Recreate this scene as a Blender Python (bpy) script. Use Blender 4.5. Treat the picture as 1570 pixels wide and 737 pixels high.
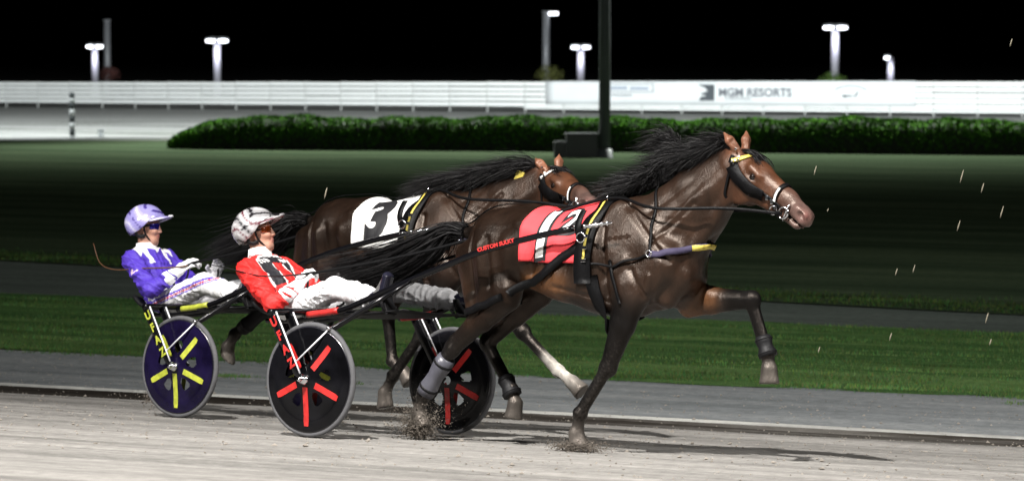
import bpy, bmesh, math, random
import numpy as np
from mathutils import Vector, Matrix
from mathutils.bvhtree import BVHTree
R = math.radians
random.seed(7); rng = np.random.default_rng(7)
for o in list(bpy.data.objects): bpy.data.objects.remove(o)
scn = bpy.context.scene
C = scn.collection

# ------------------------------------------------------------------ camera
cam_d = bpy.data.cameras.new('camera'); cam = bpy.data.objects.new('camera', cam_d); C.objects.link(cam)
cam.location = (0, 0, 2.5)
cam.rotation_euler = (R(90 - 3.849), 0, 0)
cam_d.sensor_width = 36; cam_d.lens = 36 * 4140 / 1570
cam_d.clip_end = 3000; cam_d.clip_start = .5
cam_d.dof.use_dof = True; cam_d.dof.focus_distance = 17.0; cam_d.dof.aperture_fstop = 3.4
scn.camera = cam
# ------------------------------------------------------------------ world: a night sky
w = bpy.data.worlds.new('World'); scn.world = w; w.use_nodes = True
nt = w.node_tree; bg = nt.nodes['Background']
sky = nt.nodes.new('ShaderNodeTexSky'); sky.sky_type = 'NISHITA'; sky.sun_disc = False
sky.sun_elevation = R(-8); sky.sun_rotation = R(200)
nt.links.new(sky.outputs[0], bg.inputs[0]); bg.inputs[1].default_value = .05
# ------------------------------------------------------------------ floodlights of the track, and added fill spots for hedge and infield
def spot(name, loc, target, power, angle, blend=.6, radius=.35, col=(1, .96, .9)):
    l = bpy.data.lights.new(name, 'SPOT'); l.energy = power; l.spot_size = R(angle); l.spot_blend = blend
    l.shadow_soft_size = radius; l.color = col
    o = bpy.data.objects.new(name, l); C.objects.link(o); o.location = loc
    o.rotation_euler = (Vector(target) - Vector(loc)).to_track_quat('-Z', 'Y').to_euler(); return o
spot('floodlight_track_near', (-6.5, 3.2, 22), (0.2, 12.4, .5), 74000, 52, .95, .28, (1, .965, .92))
spot('floodlight_track_side', (16, 3.0, 18), (1.0, 23.0, -.3), 19000, 54, .9, .30, (1, .97, .93))
spot('floodlight_track_left', (-20, 5.5, 16), (0.3, 20.5, .0), 19000, 56, .9, .30, (1, .98, .95))
spot('floodlight_back_left', (-26, 96, 18), (-22, 150, 0), 102000, 120, .6, .5, (.93, .98, 1))
spot('floodlight_back_mid', (2, 92, 18), (2, 145, 0), 102000, 120, .6, .5, (.95, 1, .97))
spot('floodlight_back_right', (28, 88, 18), (24, 138, 0), 102000, 120, .6, .5, (.93, .98, 1))
spot('hedge_fill_left', (-8, 97, 13), (-8, 91.5, 0), 58000, 105, .7, .6, (.95, 1, .92))  # added spot without a fitting, put over the hedge to light its top
spot('hedge_fill_right', (13, 92.5, 13), (12.5, 87.5, 0), 52000, 105, .7, .6, (.95, 1, .92))  # the same added hedge light for the right half
spot('infield_fill', (4, 20, 24), (3, 50, 0), 15500, 90, 1, .6, (.95, 1, .92))  # added unseen spot that faintly brightens the infield
scn.view_settings.view_transform = 'Standard'; scn.view_settings.look = 'None'
scn.view_settings.exposure = 0; scn.view_settings.gamma = 1
scn.render.engine = 'CYCLES'

# ------------------------------------------------------------------ materials
MATS = {}
def nodes_of(m): return m.node_tree.nodes, m.node_tree.links
def mat(name, col=(.5, .5, .5), rough=.6, metal=0, spec=.5, coat=0, emit=None, es=0, vcol=False, var=0, vscale=8, bump=0, bscale=60, sheen=0, stretch=(1, 1, 1), bdist=.01, bump2=0, b2scale=18, tint=None):
    if name in MATS: return MATS[name]
    m = bpy.data.materials.new(name); m.use_nodes = True; N, L = nodes_of(m)
    b = N['Principled BSDF']
    b.inputs['Roughness'].default_value = rough; b.inputs['Metallic'].default_value = metal
    b.inputs['Specular IOR Level'].default_value = spec; b.inputs['Coat Weight'].default_value = coat
    b.inputs['Coat Roughness'].default_value = .15
    b.inputs['Sheen Weight'].default_value = sheen
    src = None
    if vcol:
        a = N.new('ShaderNodeAttribute'); a.attribute_name = 'Col'; src = a.outputs['Color']
    else:
        c = N.new('ShaderNodeRGB'); c.outputs[0].default_value = (*col, 1); src = c.outputs[0]
    if var or bump:
        tc = N.new('ShaderNodeTexCoord'); mp = N.new('ShaderNodeMapping'); mp.inputs['Scale'].default_value = stretch
        L.new(tc.outputs['Object'], mp.inputs[0])
    if var:
        n = N.new('ShaderNodeTexNoise'); n.inputs['Scale'].default_value = vscale; n.inputs['Detail'].default_value = 6
        L.new(mp.outputs[0], n.inputs[0])
        mr = N.new('ShaderNodeMapRange'); mr.inputs[1].default_value = .25; mr.inputs[2].default_value = .75
        mr.inputs[3].default_value = 1 - var; mr.inputs[4].default_value = 1 + var; L.new(n.outputs[0], mr.inputs[0])
        mx = N.new('ShaderNodeVectorMath'); mx.operation = 'SCALE'; L.new(src, mx.inputs[0]); L.new(mr.outputs[0], mx.inputs['Scale'])
        src = mx.outputs[0]
    L.new(src, b.inputs['Base Color'])
    if bump:
        n2 = N.new('ShaderNodeTexNoise'); n2.inputs['Scale'].default_value = bscale; n2.inputs['Detail'].default_value = 5
        L.new(mp.outputs[0], n2.inputs[0])
        bp = N.new('ShaderNodeBump'); bp.inputs['Strength'].default_value = bump; bp.inputs['Distance'].default_value = bdist
        L.new(n2.outputs[0], bp.inputs['Height']); L.new(bp.outputs[0], b.inputs['Normal'])
        if bump2:
            n4 = N.new('ShaderNodeTexNoise'); n4.inputs['Scale'].default_value = b2scale; n4.inputs['Detail'].default_value = 3; n4.inputs['Distortion'].default_value = .8; L.new(tc.outputs['Object'], n4.inputs[0])
            b4 = N.new('ShaderNodeBump'); b4.inputs['Strength'].default_value = bump2; b4.inputs['Distance'].default_value = .02; L.new(n4.outputs[0], b4.inputs['Height']); L.new(b4.outputs[0], bp.inputs['Normal'])
    if tint: b.inputs['Specular Tint'].default_value = (*tint, 1)
    if emit:
        b.inputs['Emission Color'].default_value = (*emit, 1); b.inputs['Emission Strength'].default_value = es
    MATS[name] = m; return m

def ramp_ground(name, cols, scale, stretch, rough=1, bump=.4, bscale=40, spec=0):
    """stretched layered noise through a colour ramp; cols = [(pos, rgb)...]"""
    m = bpy.data.materials.new(name); m.use_nodes = True; N, L = nodes_of(m); b = N['Principled BSDF']
    b.inputs['Roughness'].default_value = rough; b.inputs['Specular IOR Level'].default_value = spec
    tc = N.new('ShaderNodeTexCoord'); mp = N.new('ShaderNodeMapping'); mp.inputs['Scale'].default_value = stretch
    L.new(tc.outputs['Object'], mp.inputs[0])
    n = N.new('ShaderNodeTexNoise'); n.inputs['Scale'].default_value = scale; n.inputs['Detail'].default_value = 8; n.inputs['Roughness'].default_value = .62
    L.new(mp.outputs[0], n.inputs[0])
    cr = N.new('ShaderNodeValToRGB'); e = cr.color_ramp.elements
    while len(e) < len(cols): e.new(.5)
    for el, (p, c) in zip(e, cols): el.position = p; el.color = (*c, 1)
    L.new(n.outputs[0], cr.inputs[0]); src = cr.outputs[0]
    n3 = N.new('ShaderNodeTexNoise'); n3.inputs['Scale'].default_value = 9; n3.inputs['Detail'].default_value = 10; n3.inputs['Roughness'].default_value = .7
    L.new(tc.outputs['Object'], n3.inputs[0])
    mr = N.new('ShaderNodeMapRange'); mr.inputs[1].default_value = .3; mr.inputs[2].default_value = .7; mr.inputs[3].default_value = .78; mr.inputs[4].default_value = 1.2
    L.new(n3.outputs[0], mr.inputs[0])
    mx = N.new('ShaderNodeVectorMath'); mx.operation = 'SCALE'; L.new(src, mx.inputs[0]); L.new(mr.outputs[0], mx.inputs['Scale'])
    L.new(mx.outputs[0], b.inputs['Base Color'])
    n2 = N.new('ShaderNodeTexNoise'); n2.inputs['Scale'].default_value = bscale; n2.inputs['Detail'].default_value = 8; n2.inputs['Roughness'].default_value = .7
    mp2 = N.new('ShaderNodeMapping'); mp2.inputs['Scale'].default_value = (max(stretch[0], .25), 1, 1); L.new(tc.outputs['Object'], mp2.inputs[0])
    L.new(mp2.outputs[0], n2.inputs[0])
    bp = N.new('ShaderNodeBump'); bp.inputs['Strength'].default_value = bump; bp.inputs['Distance'].default_value = .03
    L.new(n2.outputs[0], bp.inputs['Height']); L.new(bp.outputs[0], b.inputs['Normal'])
    return m

# ------------------------------------------------------------------ mesh helpers
def mesh_obj(name, verts, faces, m=None, parent=None, col=None, smooth=True, cast=None):
    me = bpy.data.meshes.new(name)
    me.from_pydata([tuple(map(float, v)) for v in verts], [], [tuple(map(int, f)) for f in faces])
    if smooth: me.polygons.foreach_set('use_smooth', [True] * len(me.polygons))
    if col is not None:
        a = me.color_attributes.new('Col', 'FLOAT_COLOR', 'POINT')
        c = np.ones((len(verts), 4), np.float32); c[:, :3] = col; a.data.foreach_set('color', c.ravel())
    if m is not None: me.materials.append(m)
    me.update()
    o = bpy.data.objects.new(name, me); C.objects.link(o)
    if parent is not None: o.parent = parent
    return o
def tag(o, label, cat, group=None):
    o['label'] = label; o['category'] = cat
    if group: o['group'] = group
    return o
class MB:
    def __init__(s): s.v = []; s.f = []
    def add(s, v, f):
        n = len(s.v); s.v += [tuple(map(float, p)) for p in v]; s.f += [tuple(int(i) + n for i in q) for q in f]; return s
    def box(s, c, size, rot=None, bev=0):
        x, y, z = [k / 2 for k in size]
        v = [Vector((a * x, b * y, cc * z)) for a in (-1, 1) for b in (-1, 1) for cc in (-1, 1)]
        if rot is not None: v = [rot @ p for p in v]
        v = [p + Vector(c) for p in v]
        return s.add(v, [(0, 1, 3, 2), (4, 6, 7, 5), (0, 4, 5, 1), (2, 3, 7, 6), (0, 2, 6, 4), (1, 5, 7, 3)])
    def tube(s, pts, r, seg=8, cap=True, flat=None, side=None):
        pts = [Vector(p) for p in pts]; n = len(pts)
        rr = r if isinstance(r, (list, tuple)) else [r] * n
        V = []; F = []; prev = Vector(side) if side else None
        for i, p in enumerate(pts):
            t = (pts[min(i + 1, n - 1)] - pts[max(i - 1, 0)]).normalized()
            if prev is None: prev = t.orthogonal().normalized()
            a = (prev - t * prev.dot(t)).normalized(); prev = a; b = t.cross(a)
            fl = flat or 1
            for k in range(seg):
                an = 2 * math.pi * k / seg
                V.append(p + a * math.cos(an) * rr[i] + b * math.sin(an) * rr[i] * fl)
        for i in range(n - 1):
            for k in range(seg):
                F.append((i * seg + k, i * seg + (k + 1) % seg, (i + 1) * seg + (k + 1) % seg, (i + 1) * seg + k))
        if cap: F.append(tuple(range(seg))[::-1]); F.append(tuple((n - 1) * seg + k for k in range(seg)))
        return s.add(V, F)
    def lathe(s, prof, center, axis, seg=48):
        """prof: [(radius, along axis)]"""
        ax = Vector(axis).normalized(); a = ax.orthogonal().normalized(); b = ax.cross(a); V = []; F = []
        for (r, h) in prof:
            for k in range(seg):
                t = 2 * math.pi * k / seg; V.append(Vector(center) + ax * h + (a * math.cos(t) + b * math.sin(t)) * r)
        for i in range(len(prof) - 1):
            for k in range(seg): F.append((i * seg + k, i * seg + (k + 1) % seg, (i + 1) * seg + (k + 1) % seg, (i + 1) * seg + k))
        return s.add(V, F)
def cr(pts, n=8):
    """Catmull-Rom through pts"""
    P = [np.array(p, float) for p in pts]; P = [2 * P[0] - P[1]] + P + [2 * P[-1] - P[-2]]; out = []
    for i in range(1, len(P) - 2):
        for k in range(n):
            t = k / n; a, b, c, d = P[i - 1:i + 3]
            out.append(.5 * (2 * b + (c - a) * t + (2 * a - 5 * b + 4 * c - d) * t * t + (3 * b - a - 3 * c + d) * t ** 3))
    out.append(P[-2]); return out
class Thing:
    """an Empty at the base that carries its parts; coordinates are given in the frame M (a 4x4)"""
    def __init__(s, name, label, cat, M, base=(0, 0, 0), group=None):
        s.M = M; s.base = Vector(base)
        e = bpy.data.objects.new(name, None); C.objects.link(e); e.empty_display_size = .1
        e.matrix_world = M @ Matrix.Translation(s.base); tag(e, label, cat, group); s.o = e
    def part(s, name, mb, m, parent=None, col=None, smooth=True, bevel=0, solid=0, label=None):
        v, f = (mb.v, mb.f) if isinstance(mb, MB) else mb
        b = s.base; v = [(p[0] - b[0], p[1] - b[1], p[2] - b[2]) for p in v]
        o = mesh_obj(name, v, f, m, parent or s.o, col, smooth)
        if solid:
            md = o.modifiers.new('solid', 'SOLIDIFY'); md.thickness = solid; md.offset = 1
        if bevel:
            md = o.modifiers.new('bevel', 'BEVEL'); md.width = bevel; md.segments = 2; md.limit_method = 'ANGLE'
        if label: o['label'] = label
        return o
def text_mesh(body, size=1.0, shear=0, bold=0, cuts=0, align='CENTER'):
    cu = bpy.data.curves.new('txt', 'FONT'); cu.body = body; cu.size = size; cu.shear = shear; cu.offset = bold
    cu.align_x = align; cu.align_y = 'CENTER'; cu.resolution_u = 3
    o = bpy.data.objects.new('txt', cu); C.objects.link(o)
    bpy.context.view_layer.update()
    me = bpy.data.meshes.new_from_object(o.evaluated_get(bpy.context.evaluated_depsgraph_get()))
    bpy.data.objects.remove(o); bpy.data.curves.remove(cu)
    bm = bmesh.new(); bm.from_mesh(me); bpy.data.meshes.remove(me)
    if cuts:
        for ax in (0, 1):
            c = [v.co[ax] for v in bm.verts]; lo, hi = min(c), max(c)
            for i in range(1, cuts):
                p = Vector((0, 0, 0)); p[ax] = lo + (hi - lo) * i / cuts; nn = Vector((0, 0, 0)); nn[ax] = 1
                bmesh.ops.bisect_plane(bm, geom=bm.verts[:] + bm.edges[:] + bm.faces[:], plane_co=p, plane_no=nn)
    bm.verts.index_update()
    v = [(q.co.x, q.co.y) for q in bm.verts]; f = [[q.index for q in p.verts] for p in bm.faces]; bm.free(); return v, f

# ------------------------------------------------------------------ implicit bodies: blended tapered limbs -> one continuous surface
class Body:
    def __init__(s): s.p = []
    def seg(s, a, b, ra, rb=None, side=(0, 1, 0), k=.04, col=0, sub=False, cut=None, cap=1.0):
        ra = ra if isinstance(ra, tuple) else (ra, ra); rb = ra if rb is None else (rb if isinstance(rb, tuple) else (rb, rb))
        a = np.array(a, float); b = np.array(b, float)
        if np.linalg.norm(b - a) < 1e-4: b = a + np.array([1e-3, 0, 0])
        s.p.append(dict(a=a, b=b, ra=ra, rb=rb, side=np.array(side, float), k=k, col=col, sub=sub, cut=cut, cap=cap)); return s
    def ball(s, c, r, side=(0, 1, 0), axis=(1, 0, 0), **kw):
        """ellipsoid: r=(along axis, side, normal)"""
        r = r if isinstance(r, tuple) else (r, r, r); ax = np.array(axis, float); ax /= np.linalg.norm(ax)
        c = np.array(c, float); return s.seg(c - ax * .0005, c + ax * .0005, (r[1], r[2]), side=side, cap=r[0] / min(r[1], r[2]), **kw)
    @staticmethod
    def dist(p, P):
        ab = p['b'] - p['a']; L = np.linalg.norm(ab); d = ab / L
        sd = p['side'] - d * (p['side'] @ d)
        if np.linalg.norm(sd) < 1e-3: sd = np.cross(d, [1, 0, 0.01])
        sd /= np.linalg.norm(sd); n = np.cross(d, sd)
        q = P - p['a']; al = q @ d; t = np.clip(al / L, 0, 1)
        rs = p['ra'][0] + (p['rb'][0] - p['ra'][0]) * t; rn = p['ra'][1] + (p['rb'][1] - p['ra'][1]) * t
        mn = np.minimum(rs, rn); ex = (al - t * L) / (mn * p['cap'])
        dd = (np.sqrt(((q @ sd) / rs) ** 2 + ((q @ n) / rn) ** 2 + ex ** 2) - 1) * mn
        if p['cut'] is not None: dd = np.maximum(dd, (P - np.array(p['cut'][0])) @ np.array(p['cut'][1]))
        return dd
    def build(s, h=.012, smooth=2, grow=0.0):
        lo = np.min([np.minimum(p['a'], p['b']) - max(p['ra'] + p['rb']) * max(1, p['cap']) for p in s.p], 0) - 4 * h
        hi = np.max([np.maximum(p['a'], p['b']) + max(p['ra'] + p['rb']) * max(1, p['cap']) for p in s.p], 0) + 4 * h
        n = np.ceil((hi - lo) / h).astype(int) + 1
        V = np.full(n, .2, np.float32)
        for p in s.p:
            mr = max(p['ra'] + p['rb']) * max(1, p['cap']) + .07
            i0 = np.maximum(((np.minimum(p['a'], p['b']) - mr - lo) / h).astype(int), 0); i1 = np.minimum(((np.maximum(p['a'], p['b']) + mr - lo) / h).astype(int) + 2, n)
            g = np.stack(np.meshgrid(*[lo[k] + h * np.arange(i0[k], i1[k]) for k in range(3)], indexing='ij'), -1)
            d = s.dist(p, g).astype(np.float32) - grow
            sl = tuple(slice(i0[k], i1[k]) for k in range(3)); o = V[sl]; k = p['k']
            if p['sub']:
                hh = np.maximum(k - np.abs(o + d), 0) / k; V[sl] = np.maximum(o, -d) + hh * hh * k * .25
            else:
                hh = np.maximum(k - np.abs(o - d), 0) / k; V[sl] = np.minimum(o, d) - hh * hh * k * .25
        return s.nets(V, lo, h, smooth)
    @staticmethod
    def nets(V, lo, h, smooth):
        I = V < 0; n = np.array(V.shape) - 1
        cnt = np.zeros(n, np.int8)
        cs = [(i, j, k) for i in (0, 1) for j in (0, 1) for k in (0, 1)]
        sl = lambda c: tuple(slice(c[a], c[a] + n[a]) for a in range(3))
        for c in cs: cnt += I[sl(c)]
        act = (cnt > 0) & (cnt < 8); idx = np.full(n, -1, np.int64); ai = np.argwhere(act); idx[act] = np.arange(len(ai))
        acc = np.zeros((len(ai), 3)); num = np.zeros(len(ai))
        for c in cs:
            for ax in range(3):
                if c[ax]: continue
                e = list(c); e[ax] = 1
                va = V[tuple((ai + c).T)]; vb = V[tuple((ai + e).T)]; m = (va < 0) != (vb < 0)
                t = va[m] / (va[m] - vb[m]); q = np.tile(np.array(c, float), (m.sum(), 1)); q[:, ax] = t
                acc[m] += q; num[m] += 1
        verts = (ai + acc / num[:, None]) * h + lo
        faces = []
        for ax in range(3):
            b, c = (ax + 1) % 3, (ax + 2) % 3
            A = I.take(range(0, V.shape[ax] - 1), ax); B = I.take(range(1, V.shape[ax]), ax)
            e = np.argwhere(A != B); e = e[(e[:, b] > 0) & (e[:, c] > 0) & (e[:, b] < n[b]) & (e[:, c] < n[c])]
            fl = A[tuple(e.T)]
            def g(db, dc):
                k = e.copy(); k[:, b] += db; k[:, c] += dc; return idx[tuple(k.T)]
            q = np.stack([g(-1, -1), g(0, -1), g(0, 0), g(-1, 0)], 1); q[~fl] = q[~fl][:, ::-1]; faces.append(q)
        F = np.concatenate(faces); F = F[(F >= 0).all(1)]
        E = np.concatenate([F[:, [0, 1]], F[:, [1, 2]], F[:, [2, 3]], F[:, [3, 0]]])
        for it in range(smooth):
            s_ = np.zeros_like(verts); d_ = np.bincount(E[:, 0], minlength=len(verts)) + np.bincount(E[:, 1], minlength=len(verts))
            for k in range(3): s_[:, k] = np.bincount(E[:, 0], verts[E[:, 1], k], len(verts)) + np.bincount(E[:, 1], verts[E[:, 0], k], len(verts))
            verts = verts + (s_ / np.maximum(d_, 1)[:, None] - verts) * .5
        return verts, F
    def colours(s, verts, pal, soft=.02):
        W = np.zeros(len(verts)); A = np.zeros((len(verts), 3))
        for p in s.p:
            if p['sub'] and p['col'] == 0: continue
            d = s.dist(p, verts)
            if p['sub']: wt = np.exp(-np.clip(np.abs(d) / .0025, 0, 60)) * 1.5
            else: wt = np.exp(-np.clip(d / soft, -8, 60))
            A += wt[:, None] * np.array(pal[p['col']]); W += wt
        return A / np.maximum(W, 1e-9)[:, None]

# ------------------------------------------------------------------ frames: the banked track and the two teams on it
N_BANK = Vector((.104 * .375, .104 * .927, 1)).normalized()
def team_frame(O, psi=36):
    h = Vector((math.cos(R(psi)), -math.sin(R(psi)), 0)); h = (h - N_BANK * h.dot(N_BANK)).normalized(); y = N_BANK.cross(h)
    M = Matrix.Identity(4)
    for i in range(3): M[i][0] = h[i]; M[i][1] = y[i]; M[i][2] = N_BANK[i]; M[i][3] = O[i]
    return M
M1 = team_frame((-.8706, 17.8817, -.0077)); M2 = team_frame((-1.9902, 20.1291, -.1807))

# ================================================================== SETTING
MG = Matrix.Translation((-1.36, 18, 0)) @ Matrix.Rotation(math.atan2(-.375, .927), 4, 'Z')
ZK = [(-40, 1.0), (-9, .936), (3.85, -.40), (4.3, -.485), (4.85, -.505), (4.92, -.48), (5.05, -.485), (6.5, -.53), (7.9, -.55), (8.1, -.525), (8.5, -.465), (10, -.5), (13.7, -.54), (13.8, -.565), (16.2, -.575), (16.4, -.50), (17, -.455), (30, -.52), (60, -.55), (2000, -.55)]
def zf(d): return float(np.interp(d, [k[0] for k in ZK], [k[1] for k in ZK]))
def streak_noise(nd, ns, amp, seed):
    g = np.random.default_rng(seed); a = g.normal(0, 1, (nd, ns // 6 + 3)); out = np.zeros((nd, ns))
    xs = np.arange(ns) / 6.0
    for i in range(nd): out[i] = np.interp(xs, np.arange(a.shape[1]), a[i])
    return out * amp
def strip(name, s0, s1, ds, d0, d1, ddv, m, lift=0, amp=0, seed=1, wob=0, skew=0, flat=None):
    ss = np.arange(s0, s1 + ds * .5, ds); dv = np.linspace(d0, d1, max(2, int((d1 - d0) / ddv) + 1))
    nz = streak_noise(len(dv), len(ss), amp, seed) if amp else np.zeros((len(dv), len(ss)))
    wb = np.interp(ss, np.linspace(s0, s1, 40), np.random.default_rng(seed).normal(0, wob, 40)) if wob else np.zeros(len(ss))
    V = []; F = []
    for i, d in enumerate(dv):
        for j, s in enumerate(ss):
            dd = d + (wb[j] if (i == 0 and wob) else 0); V.append((s, dd + skew * s * max(0, 1 - (dd - d0) / 30), (zf(dd) if flat is None else flat) + lift + nz[i, j] * (0 if i in (0, len(dv) - 1) else 1)))
    n = len(ss)
    for i in range(len(dv) - 1):
        for j in range(n - 1): F.append((i * n + j, i * n + j + 1, (i + 1) * n + j + 1, (i + 1) * n + j))
    o = mesh_obj(name, V, F, m); o.matrix_world = MG; o['kind'] = 'structure'; return o
m_track = ramp_ground('track_dirt', [(.25, (.115, .111, .104)), (.43, (.18, .174, .164)), (.62, (.27, .26, .245)), (.8, (.165, .16, .15))], 2.2, (.07, 1, 1), bump=.55, bscale=34)
m_dark = ramp_ground('damp_dirt_shadow', [(.36, (.016, .014, .012)), (.53, (.034, .03, .026)), (.62, (.09, .085, .078)), (.75, (.15, .143, .132))], 1.5, (.10, 1, 1), bump=.5)  # dark groove soil, with the horses' cast shadow painted into the same colour
m_edge = ramp_ground('lime_edge', [(.3, (.24, .24, .23)), (.7, (.50, .50, .47))], 3, (.2, 1, 1))
m_gravel = ramp_ground('stone_dust', [(.25, (.11, .12, .125)), (.5, (.165, .175, .18)), (.75, (.225, .235, .235))], 2.8, (.06, 1, 1), bump=.5, bscale=30)
m_grass = ramp_ground('turf', [(.25, (.02, .048, .018)), (.5, (.045, .092, .03)), (.75, (.10, .155, .055))], 1.6, (.10, 1, 1), bump=.9, bscale=26)
m_infield = ramp_ground('infield_turf', [(.25, (.012, .019, .011)), (.5, (.025, .036, .021)), (.78, (.048, .062, .036))], .9, (.10, 1, 1), bump=.8, bscale=14)
m_path = ramp_ground('service_path', [(.3, (.04, .048, .043)), (.7, (.075, .085, .077))], 1.5, (.12, 1, 1))
strip('racing_track', -13, 14, .3, -4.2, 3.9, .035, m_track, amp=.0035, seed=3)
strip('racing_track_apron', -40, 40, 4, -40, -4.2, 3, m_track)
strip('track_groove_shadow', -13, 14, .25, 3.9, 4.90, .05, m_dark, amp=.006, seed=4)  # groove widened so its dark colour also covers the horses' shadow
strip('track_edge', -13, 14, .25, 4.90, 5.06, .04, m_edge, amp=.002, seed=5)
strip('gravel_margin', -14, 15, .3, 5.06, 7.95, .05, m_gravel, amp=.004, seed=6)
strip('grass_verge', -16, 16, .12, 7.95, 13.8, .12, m_grass, lift=.004, amp=.012, seed=7, wob=.09)
strip('service_path', -24, 24, 1, 13.8, 20.5, .3, m_path, amp=.004, seed=8, flat=-.572)
strip('infield', -130, 130, 2, 16.25, 100, .9, m_infield, amp=.015, seed=9, skew=-.18)
def quad_ground(name, x0, x1, y0, y1, z, m, ny=1):
    o = mesh_obj(name, [(x0, y0, z), (x1, y0, z), (x1, y1, z), (x0, y1, z)], [(0, 1, 2, 3)], m); o['kind'] = 'structure'; return o
m_strip = ramp_ground('pale_limestone', [(.3, (.20, .205, .195)), (.7, (.27, .275, .262))], .5, (.1, 1, 1))
m_back = ramp_ground('back_track_dirt', [(.3, (.22, .225, .215)), (.7, (.30, .305, .295))], .35, (.08, 1, 1))
quad_ground('infield_edge', -90, 90, 97, 101.6, -.546, m_infield)
quad_ground('limestone_strip', -90, 90, 101, 118, -.542, m_strip)
quad_ground('back_track', -120, 120, 118, 178, -.538, m_back)
quad_ground('ground', -1500, 1500, -300, 2600, -.72, mat('dark_ground', (.02, .024, .018), .95))

# grass blades: verge and infield lip (uncountable)
def grass(name, spots, hmin, hmax, wd, label, skew=0, tone=1):
    n = len(spots); s = spots[:, 0]; d = spots[:, 1]; z = np.array([zf(k) for k in d]); d = d + skew * s
    a = rng.uniform(0, 2 * math.pi, n); h = rng.uniform(hmin, hmax, n); lx = rng.normal(0, .35, n) * h; ly = rng.normal(0, .35, n) * h
    b0 = np.stack([s - np.cos(a) * wd, d - np.sin(a) * wd, z - .01], 1); b1 = np.stack([s + np.cos(a) * wd, d + np.sin(a) * wd, z - .01], 1)
    t = np.stack([s + lx, d + ly, z + h], 1); V = np.stack([b0, b1, t], 1).reshape(-1, 3)
    c = np.stack([rng.uniform(.045, .11, n), rng.uniform(.10, .17, n), rng.uniform(.03, .055, n)], 1)
    st = streak_noise(64, 240, 1, 77); q = st[np.clip(((d - d.min()) / (d.max() - d.min() + 1e-6) * 63).astype(int), 0, 63), np.clip(((s + 18) / 36 * 239).astype(int), 0, 239)]
    c *= tone * np.clip(.95 + .30 * q, .35, 1.8)[:, None]
    o = mesh_obj(name, V, np.arange(3 * n).reshape(-1, 3), mat('grass_blade', vcol=True, rough=1, spec=0), col=np.repeat(c, 3, 0), smooth=False)
    o.matrix_world = MG; o['kind'] = 'stuff'; o['label'] = label; o['category'] = 'grass'; return o
sp = np.stack([rng.uniform(-13, 13, 110000), 8.0 + 5.75 * rng.uniform(0, 1, 110000) ** 1.15], 1)
edge = np.stack([rng.uniform(-13, 13, 26000), 8.02 + np.abs(rng.normal(0, .16, 26000))], 1)
k = rng.uniform(0, 1, 9000); cl = rng.uniform(-13, 13, 260)[rng.integers(0, 260, 9000)]
tuft = np.stack([cl + rng.normal(0, .16, 9000), 8.02 - np.abs(rng.normal(0, .11, 9000))], 1)
tf_ = np.concatenate([np.stack([rng.normal(a, .14, n), rng.normal(b, .06, n)], 1) for a, b, n in ((-4.15, 6.62, 420), (-3.1, 6.58, 220), (-2.92, 6.5, 200), (5.0, 7.2, 160), (3.4, 7.5, 200))])
grass('verge_grass', np.concatenate([sp, edge, tuft, tf_]), .012, .036, .006, 'mown green grass of the verge beside the stone dust margin')
sp = np.stack([rng.uniform(-18, 18, 26000), 16.28 + np.abs(rng.normal(0, .3, 26000))], 1)
grass('infield_grass', sp, .015, .04, .009, 'dark grass along the near lip of the infield', -.18, .5)

# ---- the hedge across the infield
h0 = Vector((-11.9, 91.0, -.55)); h1 = Vector((22, 84.6, -.55)); HL = (h1 - h0).length; hx = (h1 - h0).normalized(); hy = Vector((-hx.y, hx.x, 0))
MH = Matrix.Identity(4)
for i in range(3): MH[i][0] = hx[i]; MH[i][1] = hy[i]; MH[i][2] = (0, 0, 1)[i]; MH[i][3] = h0[i]
hedge = Thing('hedge', 'long clipped green hedge with rounded left end across the infield', 'hedge', MH)
def hedge_pt(l, a, shrink=0):
    e = min(1, max(.0, l / 3.6)); e = max(0, 1 - (1 - e) ** 2.2) ** .75 if l < 3.6 else 1
    wob = 1 + .035 * math.sin(l * 1.7) + .03 * math.sin(l * 4.1 + 1) + .03 * math.sin(l * .6)
    hh = (1.10 * (.16 + .84 * e)) * wob - shrink; ww = (1.0 * (.25 + .75 * e)) - shrink
    ca, sa = math.cos(a), math.sin(a); p = .55
    return (l, 1.0 - ww * math.copysign(abs(ca) ** p, ca), max(.0, hh * abs(sa) ** p))
V = []; F = []; na = 14; ls = np.concatenate([[.12], np.arange(.3, HL, .4), [HL]])
for l in ls:
    for q in range(na + 1): V.append(hedge_pt(l, math.pi * q / na, .10))
for i in range(len(ls) - 1):
    for q in range(na): F.append((i * (na + 1) + q, (i + 1) * (na + 1) + q, (i + 1) * (na + 1) + q + 1, i * (na + 1) + q + 1))
F.append(tuple(range(na + 1)))
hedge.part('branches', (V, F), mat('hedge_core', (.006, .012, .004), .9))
nl = 46000; V = np.zeros((nl, 4, 3)); cc = np.zeros((nl, 4, 3))
L_ = rng.uniform(.05, HL, nl); A_ = rng.uniform(0, math.pi, nl)
for i in range(nl):
    p = np.array(hedge_pt(L_[i], A_[i], rng.uniform(-.02, .12))); u = rng.normal(0, 1, 3); u /= np.linalg.norm(u); v = np.cross(u, rng.normal(0, 1, 3)); v /= np.linalg.norm(v)
    s = rng.uniform(.035, .065); V[i] = [p - u * s, p + v * s * .6, p + u * s, p - v * s * .6]
    f = .55 + .45 * math.sin(L_[i] * 1.3 + 2 * math.sin(L_[i] * .37)) * math.sin(A_[i] * 3)
    cc[i] = np.array([.045, .13, .012]) * (.5 + .5 * f) * rng.uniform(.6, 1.4)
fo = hedge.part('foliage', (V.reshape(-1, 3), np.arange(nl * 4).reshape(-1, 4)), mat('hedge_leaf', vcol=True, rough=.9, spec=.03), col=cc.reshape(-1, 3), smooth=False); fo['kind'] = 'stuff'

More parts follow.
